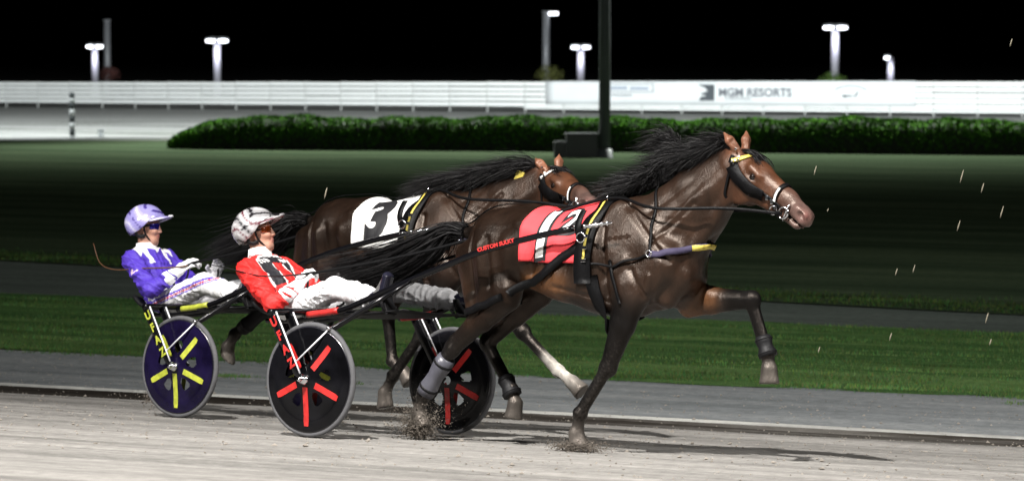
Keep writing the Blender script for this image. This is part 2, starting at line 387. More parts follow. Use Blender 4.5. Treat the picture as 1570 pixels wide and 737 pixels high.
# ---- the white rail fence beyond the back track
f0 = Vector((-38, 171.6, -.54)); f1 = Vector((33, 137.5, -.54)); FL = (f1 - f0).length; fx = (f1 - f0).normalized(); fy = Vector((-fx.y, fx.x, 0))
MF = Matrix.Identity(4)
for i in range(3): MF[i][0] = fx[i]; MF[i][1] = fy[i]; MF[i][2] = (0, 0, 1)[i]; MF[i][3] = f0[i]
fence = Thing('rail_fence', 'long white fence of five wide rails beyond the back track', 'fence', MF)
m_white = mat('white_rail', (.74, .76, .75), .55, var=.08, vscale=1.5)
def fh(s): return 1.60 + (1.86 - 1.60) * (s - 7) / 62
nb = 33; bay = FL / nb
slat_me = None; post_me = None
for i in range(nb + 1):
    s = i * bay; hgt = fh(s)
    mb = MB().box((0, .06, .5), (.09, .08, 1))
    if post_me is None:
        po = mesh_obj('post', mb.v, mb.f, mat('post_weathered', (.30, .31, .30), .7), fence.o, smooth=False); post_me = po.data
    else:
        po = bpy.data.objects.new('post', post_me); C.objects.link(po); po.parent = fence.o
    po.location = (s, 0, 0); po.scale = (1, 1, hgt)
    if i == nb: break
    hm = fh(s + bay / 2); pitch = hm * .82 / 5
    for q in range(5):
        zc = hm - pitch * (q + .5)
        if slat_me is None:
            mb = MB().box((0, 0, 0), (bay - .06, .05, 1)); so = mesh_obj('slat', mb.v, mb.f, m_white, fence.o, smooth=False); slat_me = so.data
        else:
            so = bpy.data.objects.new('slat', slat_me); C.objects.link(so); so.parent = fence.o
        so.location = (s + bay / 2, -.02 + random.uniform(-.01, .01), zc + random.uniform(-.008, .008)); so.scale = (1, 1, pitch * random.uniform(.74, .82)); so.rotation_euler = (0, random.uniform(-.002, .002), 0)
for i in range(18, nb):
    mb = MB().box((0, 0, 0), (bay - .02, .05, .11)); ko = mesh_obj('kick_board', mb.v, mb.f, m_white, fence.o, smooth=False); ko.location = ((i + .5) * bay, -.06, .26)
ban = Thing('sponsor_banner', 'long plain white sponsor banner with dark lettering on the far fence', 'banner', MF, (44.3, -.12, 0))
m_ban = mat('banner_vinyl', (.64, .67, .68), .5, var=.05, vscale=.8)
V = []; F = []
xs = np.linspace(44.3, 65.9, 40)
for x in xs:
    hm = fh(x) + .005
    for q in range(5): V.append((x, -.10 - .012 * math.sin(x * 2.1 + q), hm * (.27 + .73 * q / 4)))
for i in range(39):
    for q in range(4): F.append((i * 5 + q, (i + 1) * 5 + q, (i + 1) * 5 + q + 1, i * 5 + q + 1))
ban.part('sheet', (V, F), m_ban, solid=-.02)
m_ink = mat('banner_ink', (.05, .06, .07), .6); m_ink2 = mat('banner_grey_ink', (.13, .14, .16), .6)
def ban_text(body, x, z, size, m, sx=1.0, bold=.0):
    v, f = text_mesh(body, size, bold=bold); ban.part('lettering', ([(x + a * sx, -.135, z + b) for a, b in v], f), m, smooth=False)
def ban_shape(polys, m, name='emblem'):
    mb = MB()
    for p in polys: mb.add([(x, -.135, z) for x, z in p], [tuple(range(len(p)))])
    ban.part(name, mb, m, smooth=False)
def rect(x0, x1, z0, z1): return [(x0, z0), (x1, z0), (x1, z1), (x0, z1)]
ban_text('MGM RESORTS', 56.85, 1.18, .64, m_ink2, 1.0, .02)
ban_text('INTERNATIONAL', 55.9, .86, .20, m_ink2, 1.0)
ban_shape([[(53.5, 1.62), (54.5, 1.62), (54.5, .74), (53.6, .74), (53.7, .95), (54.05, 1.0), (53.65, 1.12), (54.1, 1.25), (53.95, 1.45)]], m_ink)
ban_shape([rect(47.9, 50.9, 1.60, 1.64), rect(47.9, 50.9, 1.18, 1.22), rect(47.9, 47.95, 1.2, 1.62), rect(50.85, 50.9, 1.2, 1.62), rect(48.3, 49.6, .98, 1.04)], m_ink2, 'frame_line')
ban_shape([rect(48.2, 49.3, 1.36, 1.46), rect(49.5, 50.6, 1.34, 1.44)], mat('banner_blue_ink', (.16, .22, .33), .6), 'frame_text')
arc = [(62.3 + 1.0 * math.cos(t), 1.2 + .42 * math.sin(t)) for t in np.linspace(.4, 2.74, 14)]; arc2 = [(62.3 + .93 * math.cos(t), 1.2 + .36 * math.sin(t)) for t in np.linspace(2.74, .4, 14)]
ban_shape([arc + arc2], m_ink2, 'emblem_arc')
ban_shape([[(61.85, 1.10), (62.55, 1.06), (62.62, 1.24), (62.78, 1.34), (62.7, 1.22), (62.6, .98), (62.48, 1.02), (62.1, 1.0), (61.98, .95), (61.8, 1.02)]], m_ink)

# ---- poles and lamps
m_pole = mat('pole_grey', (.30, .31, .33), .45, metal=.2, var=.1, vscale=3); m_lampglow = mat('lamp_glow', (.9, .9, 1), .4, emit=(.90, .94, 1), es=5); m_galv = mat('pole_pale', (.52, .52, .58), .4, var=.08, vscale=2)
def lamp_post(u, vtop, D, head, wid, label, power, arms=(-1, 1)):
    x = (u - 785) / 4140 * D; zt = 2.5 - (vtop - 90) * D / 4140; hw = head * D / 4140 / 2; pr = wid * D / 4140 / 2
    t = Thing('lamp_post', label, 'lamp post', Matrix.Translation((x, D, -.72)), group='lit lamp posts behind the fence'); H = zt + .72
    t.part('pole', MB().tube([(0, 0, 0), (0, 0, H * .5), (0, 0, H)], [pr, pr * .95, pr * .85], 12), m_galv)
    for a in arms:
        hd = t.part('lamp_head', MB().tube([(0, 0, H + .05), (a * hw * .35, 0, H + .10), (a * hw, 0, H + .06)], [.16, .20, .14], 10), m_pole)
        t.part('lamp_lens', MB().tube([(a * hw * .08, -.06, H - .06), (a * hw * .5, -.06, H - .03), (a * hw * .96, -.06, H - .05)], [.16, .18, .13], 10), m_lampglow, parent=hd)
    l = bpy.data.lights.new('lamp_light', 'SPOT'); l.energy = power; l.shadow_soft_size = .4; l.color = (.86, .86, 1); l.spot_size = R(60); l.spot_blend = 1
    lo = bpy.data.objects.new('lamp_light', l); C.objects.link(lo); lo.location = (x, D - 1.5, zt - .1); lo.rotation_euler = (R(48), 0, 0)
    return t
lamp_post(147, 71, 232, 26, 11, 'lit twin-headed lamp post at far left, beside the taller unlit pole', 500)
lamp_post(334, 62, 215, 35, 12, 'lit twin-headed lamp post behind the fence above the hedge end', 560)
lamp_post(890, 72, 228, 30, 12, 'lit twin-headed lamp post just left of the dark infield pole', 500)
lamp_post(1279, 42, 208, 38, 13, 'tallest lit twin-headed lamp post, behind the banner at right', 640)
lamp_post(1364, 88, 240, 20, 11, 'short lit lamp post with one head, rightmost of all', 420, arms=(-1,))
def tall_pole(u, vtop, D, wid, label, lamp=False):
    x = (u - 785) / 4140 * D; H = 2.5 - (vtop - 90) * D / 4140 + .72; r = wid * D / 8280
    t = Thing('tall_pole', label, 'pole', Matrix.Translation((x, D, -.72)))
    t.part('shaft', MB().tube([(0, 0, 0), (0, 0, H)], [r * 1.05, r * .9], 12), m_pole); t.part('cap', MB().tube([(0, 0, H), (0, 0, H + .12)], [r * 1.2, r * 1.1], 12), m_pole)
    if lamp:
        a = t.part('lamp_arm', MB().tube([(0, 0, H - .05), (.45, 0, H + .02), (.95, 0, H + .02)], [.08, .12, .1], 8), m_pole)
        t.part('lamp_lens', MB().tube([(.12, -.08, H - .08), (.9, -.08, H - .08)], [.13, .12], 8), m_lampglow, parent=a)
tall_pole(166, 33, 215, 11, 'unlit grey pole rising behind the fence at far left')
tall_pole(837, 20, 205, 12, 'tall grey pole with one small lit lamp above banner left end', True)
mp_ = Thing('infield_pole', 'thick dark pole before the hedge running out of the top of the photo', 'pole', Matrix.Translation((2.85, 83.2, -.55)))
mp_.part('shaft', MB().tube([(0, 0, 0), (0, 0, 6), (0, 0, 17)], [.18, .165, .13], 16), mat('dark_pole', (.075, .08, .09), .5, var=.12, vscale=1.2))
mp_.part('base_collar', MB().lathe([(.18, .28), (.24, .26), (.25, .02), (.27, 0), (.27, -.05)], (0, 0, 0), (0, 0, 1), 16), MATS['dark_pole'])
mp_.part('crossarm', MB().box((0, 0, 16.6), (2.6, .12, .12)), MATS['dark_pole'], smooth=False, bevel=.01)
for q in (-1.1, -.4, .4, 1.1): mp_.part('floodlight_head', MB().box((q, .15, 16.45), (.5, .28, .4), Matrix.Rotation(.6, 3, 'X')), MATS['dark_pole'], smooth=False, bevel=.02)
cb = Thing('utility_cabinet', 'low grey utility cabinet at the foot of the dark pole', 'cabinet', Matrix.Translation((2.15, 83.4, -.55)))
m_cab = mat('cabinet_grey', (.05, .053, .056), .6, var=.1, vscale=2)
cb.part('housing', MB().box((0, 0, .36), (.98, .6, .72)), m_cab, smooth=False, bevel=.02); cb.part('lid', MB().box((0, 0, .735), (1.04, .66, .05)), m_cab, smooth=False, bevel=.01)
cb.part('side_box', MB().box((-.68, 0, .25), (.36, .45, .5)), m_cab, smooth=False, bevel=.02); cb.part('door', MB().box((0, -.312, .36), (.8, .02, .6)), m_cab, smooth=False)
mk = Thing('distance_post', 'black and white banded distance post at far left before pale strip', 'post', Matrix.Translation((-16.7, 102.6, -.54)))
for i, (z0, z1, b) in enumerate([(0, .12, 0), (.12, .36, 1), (.36, .62, 0), (.62, .86, 1), (.86, 1.12, 0), (1.12, 1.38, 1), (1.38, 1.54, 0), (1.54, 1.70, 1)]):
    mk.part('band', MB().tube([(0, 0, z0), (0, 0, z1)], .105, 12), mat('post_black', (.03, .04, .04), .5) if b else mat('post_white', (.6, .63, .62), .5))
mk.part('finial', MB().lathe([(.105, 1.70), (.09, 1.73), (.05, 1.755), (0, 1.76)], (0, 0, 0), (0, 0, 1), 12), MATS['post_black'])
ms = Thing('small_marker', 'small low marker box on the pale strip right of distance post', 'marker', Matrix.Translation((-15.9, 104.5, -.542)))
ms.part('box', MB().box((0, 0, .14), (.2, .12, .28)), mat('marker_grey', (.28, .3, .3), .6), smooth=False, bevel=.02); ms.part('cap', MB().box((0, 0, .29), (.24, .16, .03)), MATS['marker_grey'], smooth=False)
# shrubs behind the fence
for (x, y, r, lab, colr) in [(-29.0, 195, .8, 'small round shrub behind the fence at the foot of the unlit pole', (.10, .045, .04)), (2.5, 178, 1.0, 'small round shrub behind the fence at the foot of the one-lamp pole', (.11, .12, .04)), (18.0, 152, .95, 'small shrub behind the banner at the foot of the tallest lamp', (.07, .12, .03))]:
    t = Thing('shrub', lab, 'shrub', Matrix.Translation((x, y, -.7)), group='shrubs behind the fence')
    zc = 2.1 if x < 10 else 1.75
    t.part('stem', MB().tube([(0, 0, 0), (.05, 0, zc * .6), (0, .05, zc)], [.07, .05, .03], 6), mat('bark', (.08, .06, .045), .9))
    n = 700; V = np.zeros((n, 4, 3))
    for i in range(n):
        q = rng.normal(0, 1, 3); q /= np.linalg.norm(q); p = np.array([0, 0, zc]) + q * r * rng.uniform(.55, 1) * np.array([1, 1, .75]); u = rng.normal(0, 1, 3); u /= np.linalg.norm(u); v = np.cross(u, q); s = .09
        V[i] = [p - u * s, p + v * s * .6, p + u * s, p - v * s * .6]
    c = np.repeat(np.array(colr)[None] * rng.uniform(.5, 1.3, (n, 1)), 4, 0)
    t.part('crown', (V.reshape(-1, 3), np.arange(n * 4).reshape(-1, 4)), MATS['hedge_leaf'], col=c, smooth=False)['kind'] = 'stuff'
# ================================================================== HORSES
COATS = {'coat': (.0105, .0057, .0037), 'brown': (.020, .0102, .0062), 'dark': (.006, .0043, .0036), 'black': (.004, .0038, .0038), 'tan': (.16, .068, .026), 'face': (.058, .023, .0115), 'muzzle': (.105, .065, .055), 'hoof': (.075, .066, .058), 'white': (.70, .66, .60), 'pink': (.32, .11, .10), 'ear': (.20, .085, .05), 'boot': (.16, .16, .18)}
def rot2(v, yaw, pitch):
    """head frame -> body frame; pitch turns the nose down, yaw turns it left"""
    x, y, z = v; cp, sp_ = math.cos(pitch), math.sin(pitch)
    X, Z = x * cp + z * sp_, -x * sp_ + z * cp
    return np.array([X * math.cos(yaw) - y * math.sin(yaw), X * math.sin(yaw) + y * math.cos(yaw), Z])
class Horse:
    def __init__(s, P):
        s.P = P; b = s.b = Body(); dx, dz = P['off']
        T = lambda x, y, z: (x + dx, y, z + dz)
        sec = [(.82, 1.26, .15, .16, 'coat'), (.98, 1.275, .235, .225, 'coat'), (1.22, 1.265, .265, .245, 'coat'), (1.5, 1.215, .285, .28, 'coat'), (1.75, 1.195, .28, .325, 'coat'), (2.0, 1.20, .235, .33, 'brown'), (2.2, 1.20, .20, .28, 'brown'), (2.33, 1.19, .155, .21, 'brown')]
        for (x0, z0, a0, c0, k0), (x1, z1, a1, c1, k1) in zip(sec, sec[1:]):
            b.seg(T(x0, 0, z0), T(x1, 0, z1), (a0, c0), (a1, c1), k=.05, col=k1, cap=.8)
        b.seg(T(1.62, 0, 1.44), T(1.98, 0, 1.50), (.07, .075), (.06, .07), k=.12, col='coat')      # withers
        b.seg(T(.86, 0, 1.40), T(1.25, 0, 1.43), (.13, .10), (.16, .09), k=.10, col='coat')        # croup
        b.seg(T(.70, 0, 1.36), T(.60, 0, 1.36), (.04, .05), (.028, .03), k=.05, col='dark')        # dock
        for sd in (-1, 1):
            y = sd
            b.seg(T(1.88, .11 * y, 1.46), T(2.30, .165 * y, 1.20), (.075, .13), (.085, .12), k=.05, col='brown')   # shoulder blade
            b.seg(T(2.28, .17 * y, 1.17), T(2.07, .19 * y, 1.03), (.08, .12), (.08, .13), k=.04, col='brown')      # upper arm, triceps
            b.seg(T(1.90, .17 * y, 1.28), T(2.04, .205 * y, 1.04), (.05, .08), (.06, .09), k=.035, col='coat')     # triceps
            b.seg(T(2.34, .085 * y, 1.12), T(2.28, .09 * y, .98), (.085, .10), (.07, .07), k=.04, col='brown')     # breast
            b.seg(T(.92, .125 * y, 1.33), T(1.22, .17 * y, 1.28), (.11, .12), (.09, .11), k=.05, col='coat')       # gluteal
            b.ball(T(1.26, .20 * y, 1.35), (.07, .05, .06), k=.05, col='coat')                                      # point of hip
            b.seg(T(1.55, .17 * y, 1.06), T(1.9, .14 * y, .96), (.10, .10), (.10, .10), k=.08, col='coat')
            b.seg(T(1.35, .16 * y, 1.10), T(1.55, .17 * y, 1.06), (.08, .09), (.10, .10), k=.08, col='tan')
        # neck
        nb_, nm, nt_ = [np.array(k, float) for k in P['neck']]
        b.seg(nb_, nm, (.165, .295), (.108, .205), k=.07, col='brown'); b.seg(nm, nt_, (.108, .205), (.082, .150), k=.05, col='brown')
        d = (nt_ - nb_); d /= np.linalg.norm(d); nrm = np.array([-d[2], 0, d[0]])
        b.seg(nb_ + nrm * .20, nm + nrm * .155, (.06, .06), (.045, .05), k=.06, col='dark'); b.seg(nm + nrm * .155, nt_ + nrm * .09, (.045, .05), (.04, .05), k=.05, col='dark')
        for sd in (-1, 1):                                                                            # neck muscle and jugular line
            b.seg(nb_ + nrm * .02 + [.04, .125 * sd, -.06], nt_ + nrm * -.02 + [0, .055 * sd, 0], (.045, .055), (.03, .04), k=.03, col='brown')
            b.seg(nb_ + nrm * -.20 + [.08, .06 * sd, 0], nt_ + nrm * -.09 + [0, .035 * sd, 0], (.04, .04), (.03, .03), k=.03, col='brown')
        s.head(); 
        for L in P['legs']: (s.fore if L['t'] == 'f' else s.hind)(**L)
        s.v, s.f = b.build(P.get('h', .011), 2)
        s.relief(); s.col = s.paint()
    def H(s, x, y, z):
        hp = s.P['head']; x, y, z = 1.08 * x, 1.08 * y, 1.08 * z; return np.array(hp[0]) + rot2((x, y, z), hp[1], hp[2])
    def Hd(s, x, y, z): hp = s.P['head']; return rot2((x, y, z), hp[1], hp[2])
    def head(s):
        b = s.b; H = s.H; n0 = len(b.p); sd0 = s.Hd(0, 1, 0); kw = dict(side=sd0)
        b.seg(H(.03, 0, -.075), H(.2, 0, -.075), (.078, .085), (.090, .098), k=.04, col='face', **kw)
        b.seg(H(.19, 0, -.065), H(.45, 0, -.062), (.082, .085), (.050, .058), k=.03, col='face', **kw)
        b.seg(H(.44, 0, -.066), H(.575, 0, -.078), (.050, .058), (.052, .052), k=.03, col='muzzle', **kw)
        b.seg(H(.21, 0, -.165), H(.50, 0, -.128), (.050, .045), (.030, .030), k=.03, col='face', **kw)
        b.ball(H(.605, 0, -.098), (.035, .046, .042), axis=s.Hd(1, 0, 0), k=.025, col='muzzle', **kw)
        b.seg(H(.50, 0, -.142), H(.575, 0, -.148), (.036, .026), (.030, .020), k=.015, col='muzzle', **kw)
        b.seg(H(.49, 0, -.122), H(.64, 0, -.126), (.07, .006), k=.006, sub=True, col='dark', **kw); b.ball(H(.612, -.040, -.062), (.010, .009, .009), k=.004, col='pink', **kw)      # mouth line
        for y in (-1, 1):
            b.ball(H(.165, .045 * y, -.155), (.105, .036, .105), axis=s.Hd(1, 0, .1), k=.03, col='face', **kw)      # cheek
            b.seg(H(.17, .072 * y, -.022), H(.245, .070 * y, -.04), (.022, .018), k=.025, col='face', **kw)      # brow
            b.ball(H(.215, .090 * y, -.062), (.030, .012, .020), axis=s.Hd(1, 0, -.1), k=.012, sub=True, col='black', **kw)
            b.seg(H(.185, .080 * y, -.086), H(.245, .076 * y, -.086), .010, k=.02, col='face', **kw)
            b.seg(H(.26, .060 * y, -.098), H(.42, .042 * y, -.09), .014, .010, k=.025, col='face', **kw)         # facial crest
            b.seg(H(.545, .043 * y, -.052), H(.60, .040 * y, -.062), .020, .018, k=.02, col='muzzle', **kw)      # nostril
            b.ball(H(.592, .060 * y, -.070), (.027, .024, .016), axis=s.Hd(1, 0, -.5), k=.006, sub=True, col='black', **kw)
            # ear: cupped, pointing up and a little back
            e0 = H(.01, .05 * y, .0); e1 = e0 + s.Hd(*((-.062, .012 * y, .020) if y < 0 else s.P.get('earF', (-.045, .018, .045)))); e2 = e0 + 1.95 * (e1 - e0)
            b.seg(e0, e1, (.024, .026), (.034, .026), k=.015, col='ear', **kw); b.seg(e1, e2, (.034, .026), (.006, .006), k=.01, col='ear', **kw)
            b.seg(e0 + s.Hd(.030, .012 * y, .03), e1 + s.Hd(.028, .014 * y, .01), .018, .014, k=.01, sub=True, col='dark', **kw)
        for p in b.p[n0:]: p['ra'] = tuple(k * 1.08 for k in p['ra']); p['rb'] = tuple(k * 1.08 for k in p['rb'])
    def fore(s, t, side, elbow, knee, fet, cor, toe, c='black', hoofcol='hoof', pc=None, sole=None):
        b = s.b; e, k, f, co, to = [np.array(q, float) for q in (elbow, knee, fet, cor, toe)]
        dx, dz = s.P['off']
        u = (k - e) / np.linalg.norm(k - e); fwd = np.cross(np.array([0, 1, 0]), u)
        if fwd[0] < 0: fwd = -fwd
        m = e + (k - e) * .38
        b.seg(e, m, (.078, .108), (.066, .080), k=.04, col='tan' if pc == 'tan' else 'black'); b.seg(m, k, (.068, .082), (.046, .052), k=.03, col=c)
        b.seg(e + fwd * .035, m + fwd * .035, .05, .035, k=.03, col=c); b.seg(e - fwd * .05, m - fwd * .02, .05, .03, k=.03, col=c)
        b.ball(k, (.060, .052, .058), axis=u, k=.02, col=c); b.ball(k - fwd * .035, (.028, .025, .02), axis=u, k=.02, col=c)
        w = (f - k) / np.linalg.norm(f - k); bk = np.cross(w, np.array([0, 1, 0]))
        if bk[0] > 0: bk = -bk
        b.seg(k, f, (.035, .036), (.033, .034), k=.02, col=c); b.seg(k + bk * .028, f + bk * .024, (.020, .022), k=.018, col=c)
        if pc == 'white': b.seg(k * .25 + f * .75, f, (.036, .037), (.034, .035), k=.01, col='white'); b.seg(k * .25 + f * .75 + bk * .026, f + bk * .024, (.021, .023), k=.01, col='white')
        s.foot(f, co, to, bk, 'white' if pc == 'white' else c, hoofcol, sole, .046)
    def hind(s, t, side, hip, stifle, hock, fet, cor, toe, c='black', hoofcol='hoof', pc=None, sole=None):
        b = s.b; hp, st, h, f, co, to = [np.array(q, float) for q in (hip, stifle, hock, fet, cor, toe)]; sy = 1 if side > 0 else -1
        b.seg(hp, st, (.12, .20), (.085, .125), k=.06, col='coat')
        bt = hp + np.array([-.15, .0, -.02]); lo = st * .55 + h * .45 + np.array([-.035, 0, .0])
        b.seg(bt, lo, (.085, .10), (.06, .06), k=.05, col='coat'); b.seg(hp + [.02, .03 * sy, -.03], st * .7 + h * .3, (.09, .11), (.07, .08), k=.05, col='coat')
        b.seg(bt + [-.01, -.01 * sy, -.05], lo + [-.03, 0, 0], (.03, .03), (.02, .02), k=.04, col='tan')
        b.ball(st + [.02, 0, 0], (.06, .06, .07), k=.04, col='coat')
        u = (h - st) / np.linalg.norm(h - st); fw_ = np.cross(np.array([0, 1, 0]), u)
        if fw_[0] < 0: fw_ = -fw_
        m = st + (h - st) * .45
        b.seg(st, m, (.075, .11), (.055, .075), k=.04, col='coat'); b.seg(m, h, (.055, .075), (.036, .046), k=.03, col='dark')
        b.seg(m - fw_ * .055, h - fw_ * .055, (.02, .03), (.014, .018), k=.02, col='dark')
        b.ball(h, (.058, .042, .052), axis=u, k=.02, col='black'); b.seg(h, h - fw_ * .055 - u * .045, (.03, .032), (.022, .022), k=.02, col='black')
        w = (f - h) / np.linalg.norm(f - h); bk = np.cross(w, np.array([0, 1, 0]))
        if bk @ fw_ > 0: bk = -bk
        b.seg(h, f, (.040, .042), (.034, .035), k=.02, col=c); b.seg(h - fw_ * .04, f + bk * .024, (.023, .025), (.020, .021), k=.018, col=c)
        s.foot(f, co, to, bk, pc or c, hoofcol, sole, .048)
    def foot(s, f, co, to, bk, c, hoofcol, sole, r):
        b = s.b; b.ball(f, (r, r * .95, r), k=.02, col=c); b.ball(f + bk * .025, (.028, .032, .022), k=.015, col=c)
        b.seg(f, co, (.036, .036), (.042, .043), k=.015, col=c)
        d = (to - co) / np.linalg.norm(to - co)
        n = np.array(sole, float) if sole is not None else d; n = n / np.linalg.norm(n)
        b.seg(co + d * .006, to + d * .03, (.047, .050), (.064, .072), k=.008, col=hoofcol, cut=(to, n))
        b.seg(co - d * .004, co + d * .008, (.049, .052), k=.008, col=hoofcol)
    def relief(s):
        dx, dz = s.P['off']; v = s.v; x, z = v[:, 0] - dx, v[:, 2] - dz
        for (x0, z0, x1, z1, dep, wd) in [(2.00, 1.54, 2.36, 1.20, -.014, .020), (2.05, 1.50, 2.28, 1.30, .008, .03), (1.86, 1.40, 1.93, .98, -.014, .022), (2.05, 1.20, 1.93, 1.05, .010, .035), (2.10, 1.14, 2.20, .98, -.010, .016), (2.24, 1.10, 2.20, .95, .008, .02),
                (1.33, 1.28, 1.36, 1.12, -.020, .05), (1.22, 1.42, 1.36, 1.36, .008, .03), (.86, 1.34, .90, .98, -.010, .016), (1.0, 1.32, 1.04, 1.02, -.009, .022), (.94, 1.28, .97, 1.02, .009, .025), (1.15, 1.30, 1.18, 1.02, .010, .04), (1.06, .95, .86, .76, -.006, .014),
                (1.76, 1.30, 1.70, 1.02, -.0045, .012), (1.68, 1.32, 1.61, 1.02, -.0045, .012), (1.60, 1.32, 1.52, 1.02, -.0045, .012), (1.52, 1.32, 1.44, 1.04, -.004, .012), (1.55, 1.02, 1.95, .94, -.008, .016), (2.22, 1.32, 2.46, 1.56, -.010, .018), (2.30, 1.42, 2.52, 1.66, .006, .03), (2.14, 1.50, 2.42, 1.70, -.007, .025)]:
            ax, az = x1 - x0, z1 - z0; t = np.clip(((x - x0) * ax + (z - z0) * az) / (ax * ax + az * az), 0, 1); d = np.hypot(x - x0 - t * ax, z - z0 - t * az)
            v[:, 1] += np.sign(v[:, 1]) * dep * 1.5 * np.exp(-(d / wd) ** 2) * np.clip((np.abs(v[:, 1]) - .06) / .06, 0, 1)
    def paint(s):
        c = s.b.colours(s.v, COATS, .018); v = s.v
        # broken colour of a sweaty bay coat
        ph = np.sin(v[:, 0] * 9 + 2 * np.sin(v[:, 2] * 7)) * np.sin(v[:, 2] * 11 + np.sin(v[:, 0] * 5) * 2 + v[:, 1] * 4)
        c = c * (1 + .22 * ph)[:, None]
        g = np.random.default_rng(5); sp_ = g.uniform(0, 1, len(v)); low = np.clip((.75 - v[:, 2] + s.P['off'][1]) / .6, 0, 1); d = (low * .12 * (sp_ > .35) + .4 * low * (sp_ > .93))[:, None]
        return np.clip(c * (1 - d) + np.array([.09, .082, .072]) * d * .5, 0, 1)
m_coat = mat('horse_coat', vcol=True, rough=.36, spec=.42, tint=(1, .86, .76), var=.45, vscale=14, bump=.3, bscale=130, bump2=.16, b2scale=9, stretch=(1, 1, .35))
N_, L_n = nodes_of(m_coat); sc_ = N_.new('ShaderNodeMath'); sc_.operation = 'MULTIPLY_ADD'; sc_.inputs[1].default_value = 44; sc_.inputs[2].default_value = .01
at_ = N_.new('ShaderNodeAttribute'); at_.attribute_name = 'Col'; mn_ = N_.new('ShaderNodeMath'); mn_.operation = 'MINIMUM'; mn_.inputs[1].default_value = .46
L_n.new(at_.outputs['Fac'], sc_.inputs[0]); L_n.new(sc_.outputs[0], mn_.inputs[0]); L_n.new(mn_.outputs[0], N_['Principled BSDF'].inputs['Specular IOR Level'])
m_hair = mat('black_hair', (.0055, .005, .0055), .55, spec=.25, var=.4, vscale=30)
def strands(roots, ctrl, n, width, wob, seed):
    """fine flat tapering locks through the control points that ctrl(t) gives"""
    g = np.random.default_rng(seed); K = np.array([ctrl(g.uniform(0, 1), g) for i in range(n)], float); m = K.shape[1]
    Bs = np.array(cr(list(np.eye(m)), 5)); P = np.einsum('km,nmc->nkc', Bs, K); k = P.shape[1]
    P = P + np.cumsum(g.normal(0, wob, (n, k, 3)), 1) * np.linspace(0, 1, k)[None, :, None]
    T = np.gradient(P, axis=1); sd = g.normal(0, 1, (n, 1, 3)); w = np.cross(T, np.broadcast_to(sd, T.shape)); w /= np.linalg.norm(w, axis=2, keepdims=True) + 1e-9
    ww = (width * (1 - np.linspace(0, 1, k) ** 2 * .92))[None, :, None]; V = np.stack([P - w * ww, P + w * ww], 2).reshape(-1, 3)
    b = (np.arange(n) * 2 * k)[:, None] + 2 * np.arange(k - 1)[None]; b = b.reshape(-1); F = np.stack([b, b + 1, b + 3, b + 2], 1)
    return V, F
def place_horse(H, M, name_label, base, tail, mane, seed):
    t = Thing('horse', name_label, 'horse', M, base)
    bo = t.part('body', (H.v, H.f), m_coat, col=H.col)
    m_eye = mat('eye', (.008, .005, .004), .06, spec=.8)
    for y in (-1, 1):
        c = H.H(.215, .075 * y, -.062); mb = MB(); mb.lathe([(.024 * math.sin(a), .024 * math.cos(a)) for a in np.linspace(0.02, 3.12, 9)], c, (0, 1, 0), 14); t.part('eye', mb, m_eye)
    t.part('tail', strands(None, tail, 4200, .0026, .004, seed), m_hair)
    t.part('mane', strands(None, mane, 6500, .0018, .004, seed + 1), m_hair)
    def fl(u, g):
        r = H.H(.02 + .05 * g.uniform(), g.uniform(-.035, .035), .005); return [r, r + H.Hd(.05, g.normal(0, .02), .03), r + H.Hd(.12, g.normal(0, .03), .02), r + H.Hd(.19, g.normal(0, .035), -.005)]
    t.part('forelock', strands(None, fl, 130, .003, .002, seed + 2), m_hair)
    H.thing = t; H.bvh = BVHTree.FromPolygons([Vector(q) for q in H.v], [tuple(int(k) for k in q) for q in H.f]); return t

P1 = dict(off=(0, 0), h=.0105, neck=[(2.16, 0, 1.34), (2.43, 0, 1.575), (2.66, 0, 1.775)], head=((2.70, 0, 1.905), R(-3), R(33)),
    legs=[dict(t='f', side=-1, elbow=(2.07, -.185, .97), knee=(1.905, -.165, .53), fet=(1.70, -.15, .235), cor=(1.675, -.15, .11), toe=(1.70, -.15, .03), sole=(.08, 0, -1)),
          dict(t='f', side=1, elbow=(2.27, .165, .97), knee=(2.735, .15, .985), fet=(2.865, .14, .665), cor=(2.88, .14, .565), toe=(2.885, .14, .478), pc='tan'),
          dict(t='h', side=-1, hip=(.93, -.14, 1.24), stifle=(1.12, -.19, .965), hock=(.69, -.165, .60), fet=(.455, -.15, .285), cor=(.415, -.15, .175), toe=(.46, -.15, .085), sole=(.35, 0, -1)),
          dict(t='h', side=1, hip=(.98, .14, 1.24), stifle=(1.10, .19, 1.0), hock=(.735, .15, .645), fet=(.955, .14, .355), cor=(.987, .14, .262), toe=(.975, .14, .165))])
H1 = Horse(P1)
def tail1(u, g):
    r = np.array([.60, g.normal(0, .02), 1.37 + g.normal(0, .015)]); w = g.normal(0, 1, 3) * np.array([.05, .04, .027]); l = g.uniform(.6, 1.06)
    return [r + [.04, 0, 0], r + [-.10, 0, .005] + w * .4, r + [-.38 * l, .01, -.11] + w, r + [-.72 * l, .03, -.225] + w * 1.4, r + [-1.10 * l, .04, -.315] + w * 1.8]
def mane1(u, g):
    a = np.array([1.86, 0, 1.585]); m_ = np.array([2.30, 0, 1.745]); e = np.array([2.66, 0, 1.90]); r = (1 - u) ** 2 * a + 2 * u * (1 - u) * m_ + u * u * e + [0, g.normal(0, .012), -.01]
    l = g.uniform(.25, .72); hi = .02 + .20 * math.exp(-((u - .47) / .09) ** 2); q = g.normal(0, .03, 3); bl = .22 + .1 * g.normal() * .4
    return [r, r + [-.06 * l, -.02, .05 + hi * .8] + q * .4, r + [-.17 * l, -.04, .045 + hi * 1.6 * l] + q, r + [-.34 * l * (.7 + bl), -.05, .02 + hi * 1.5 * l] + q * 1.6]
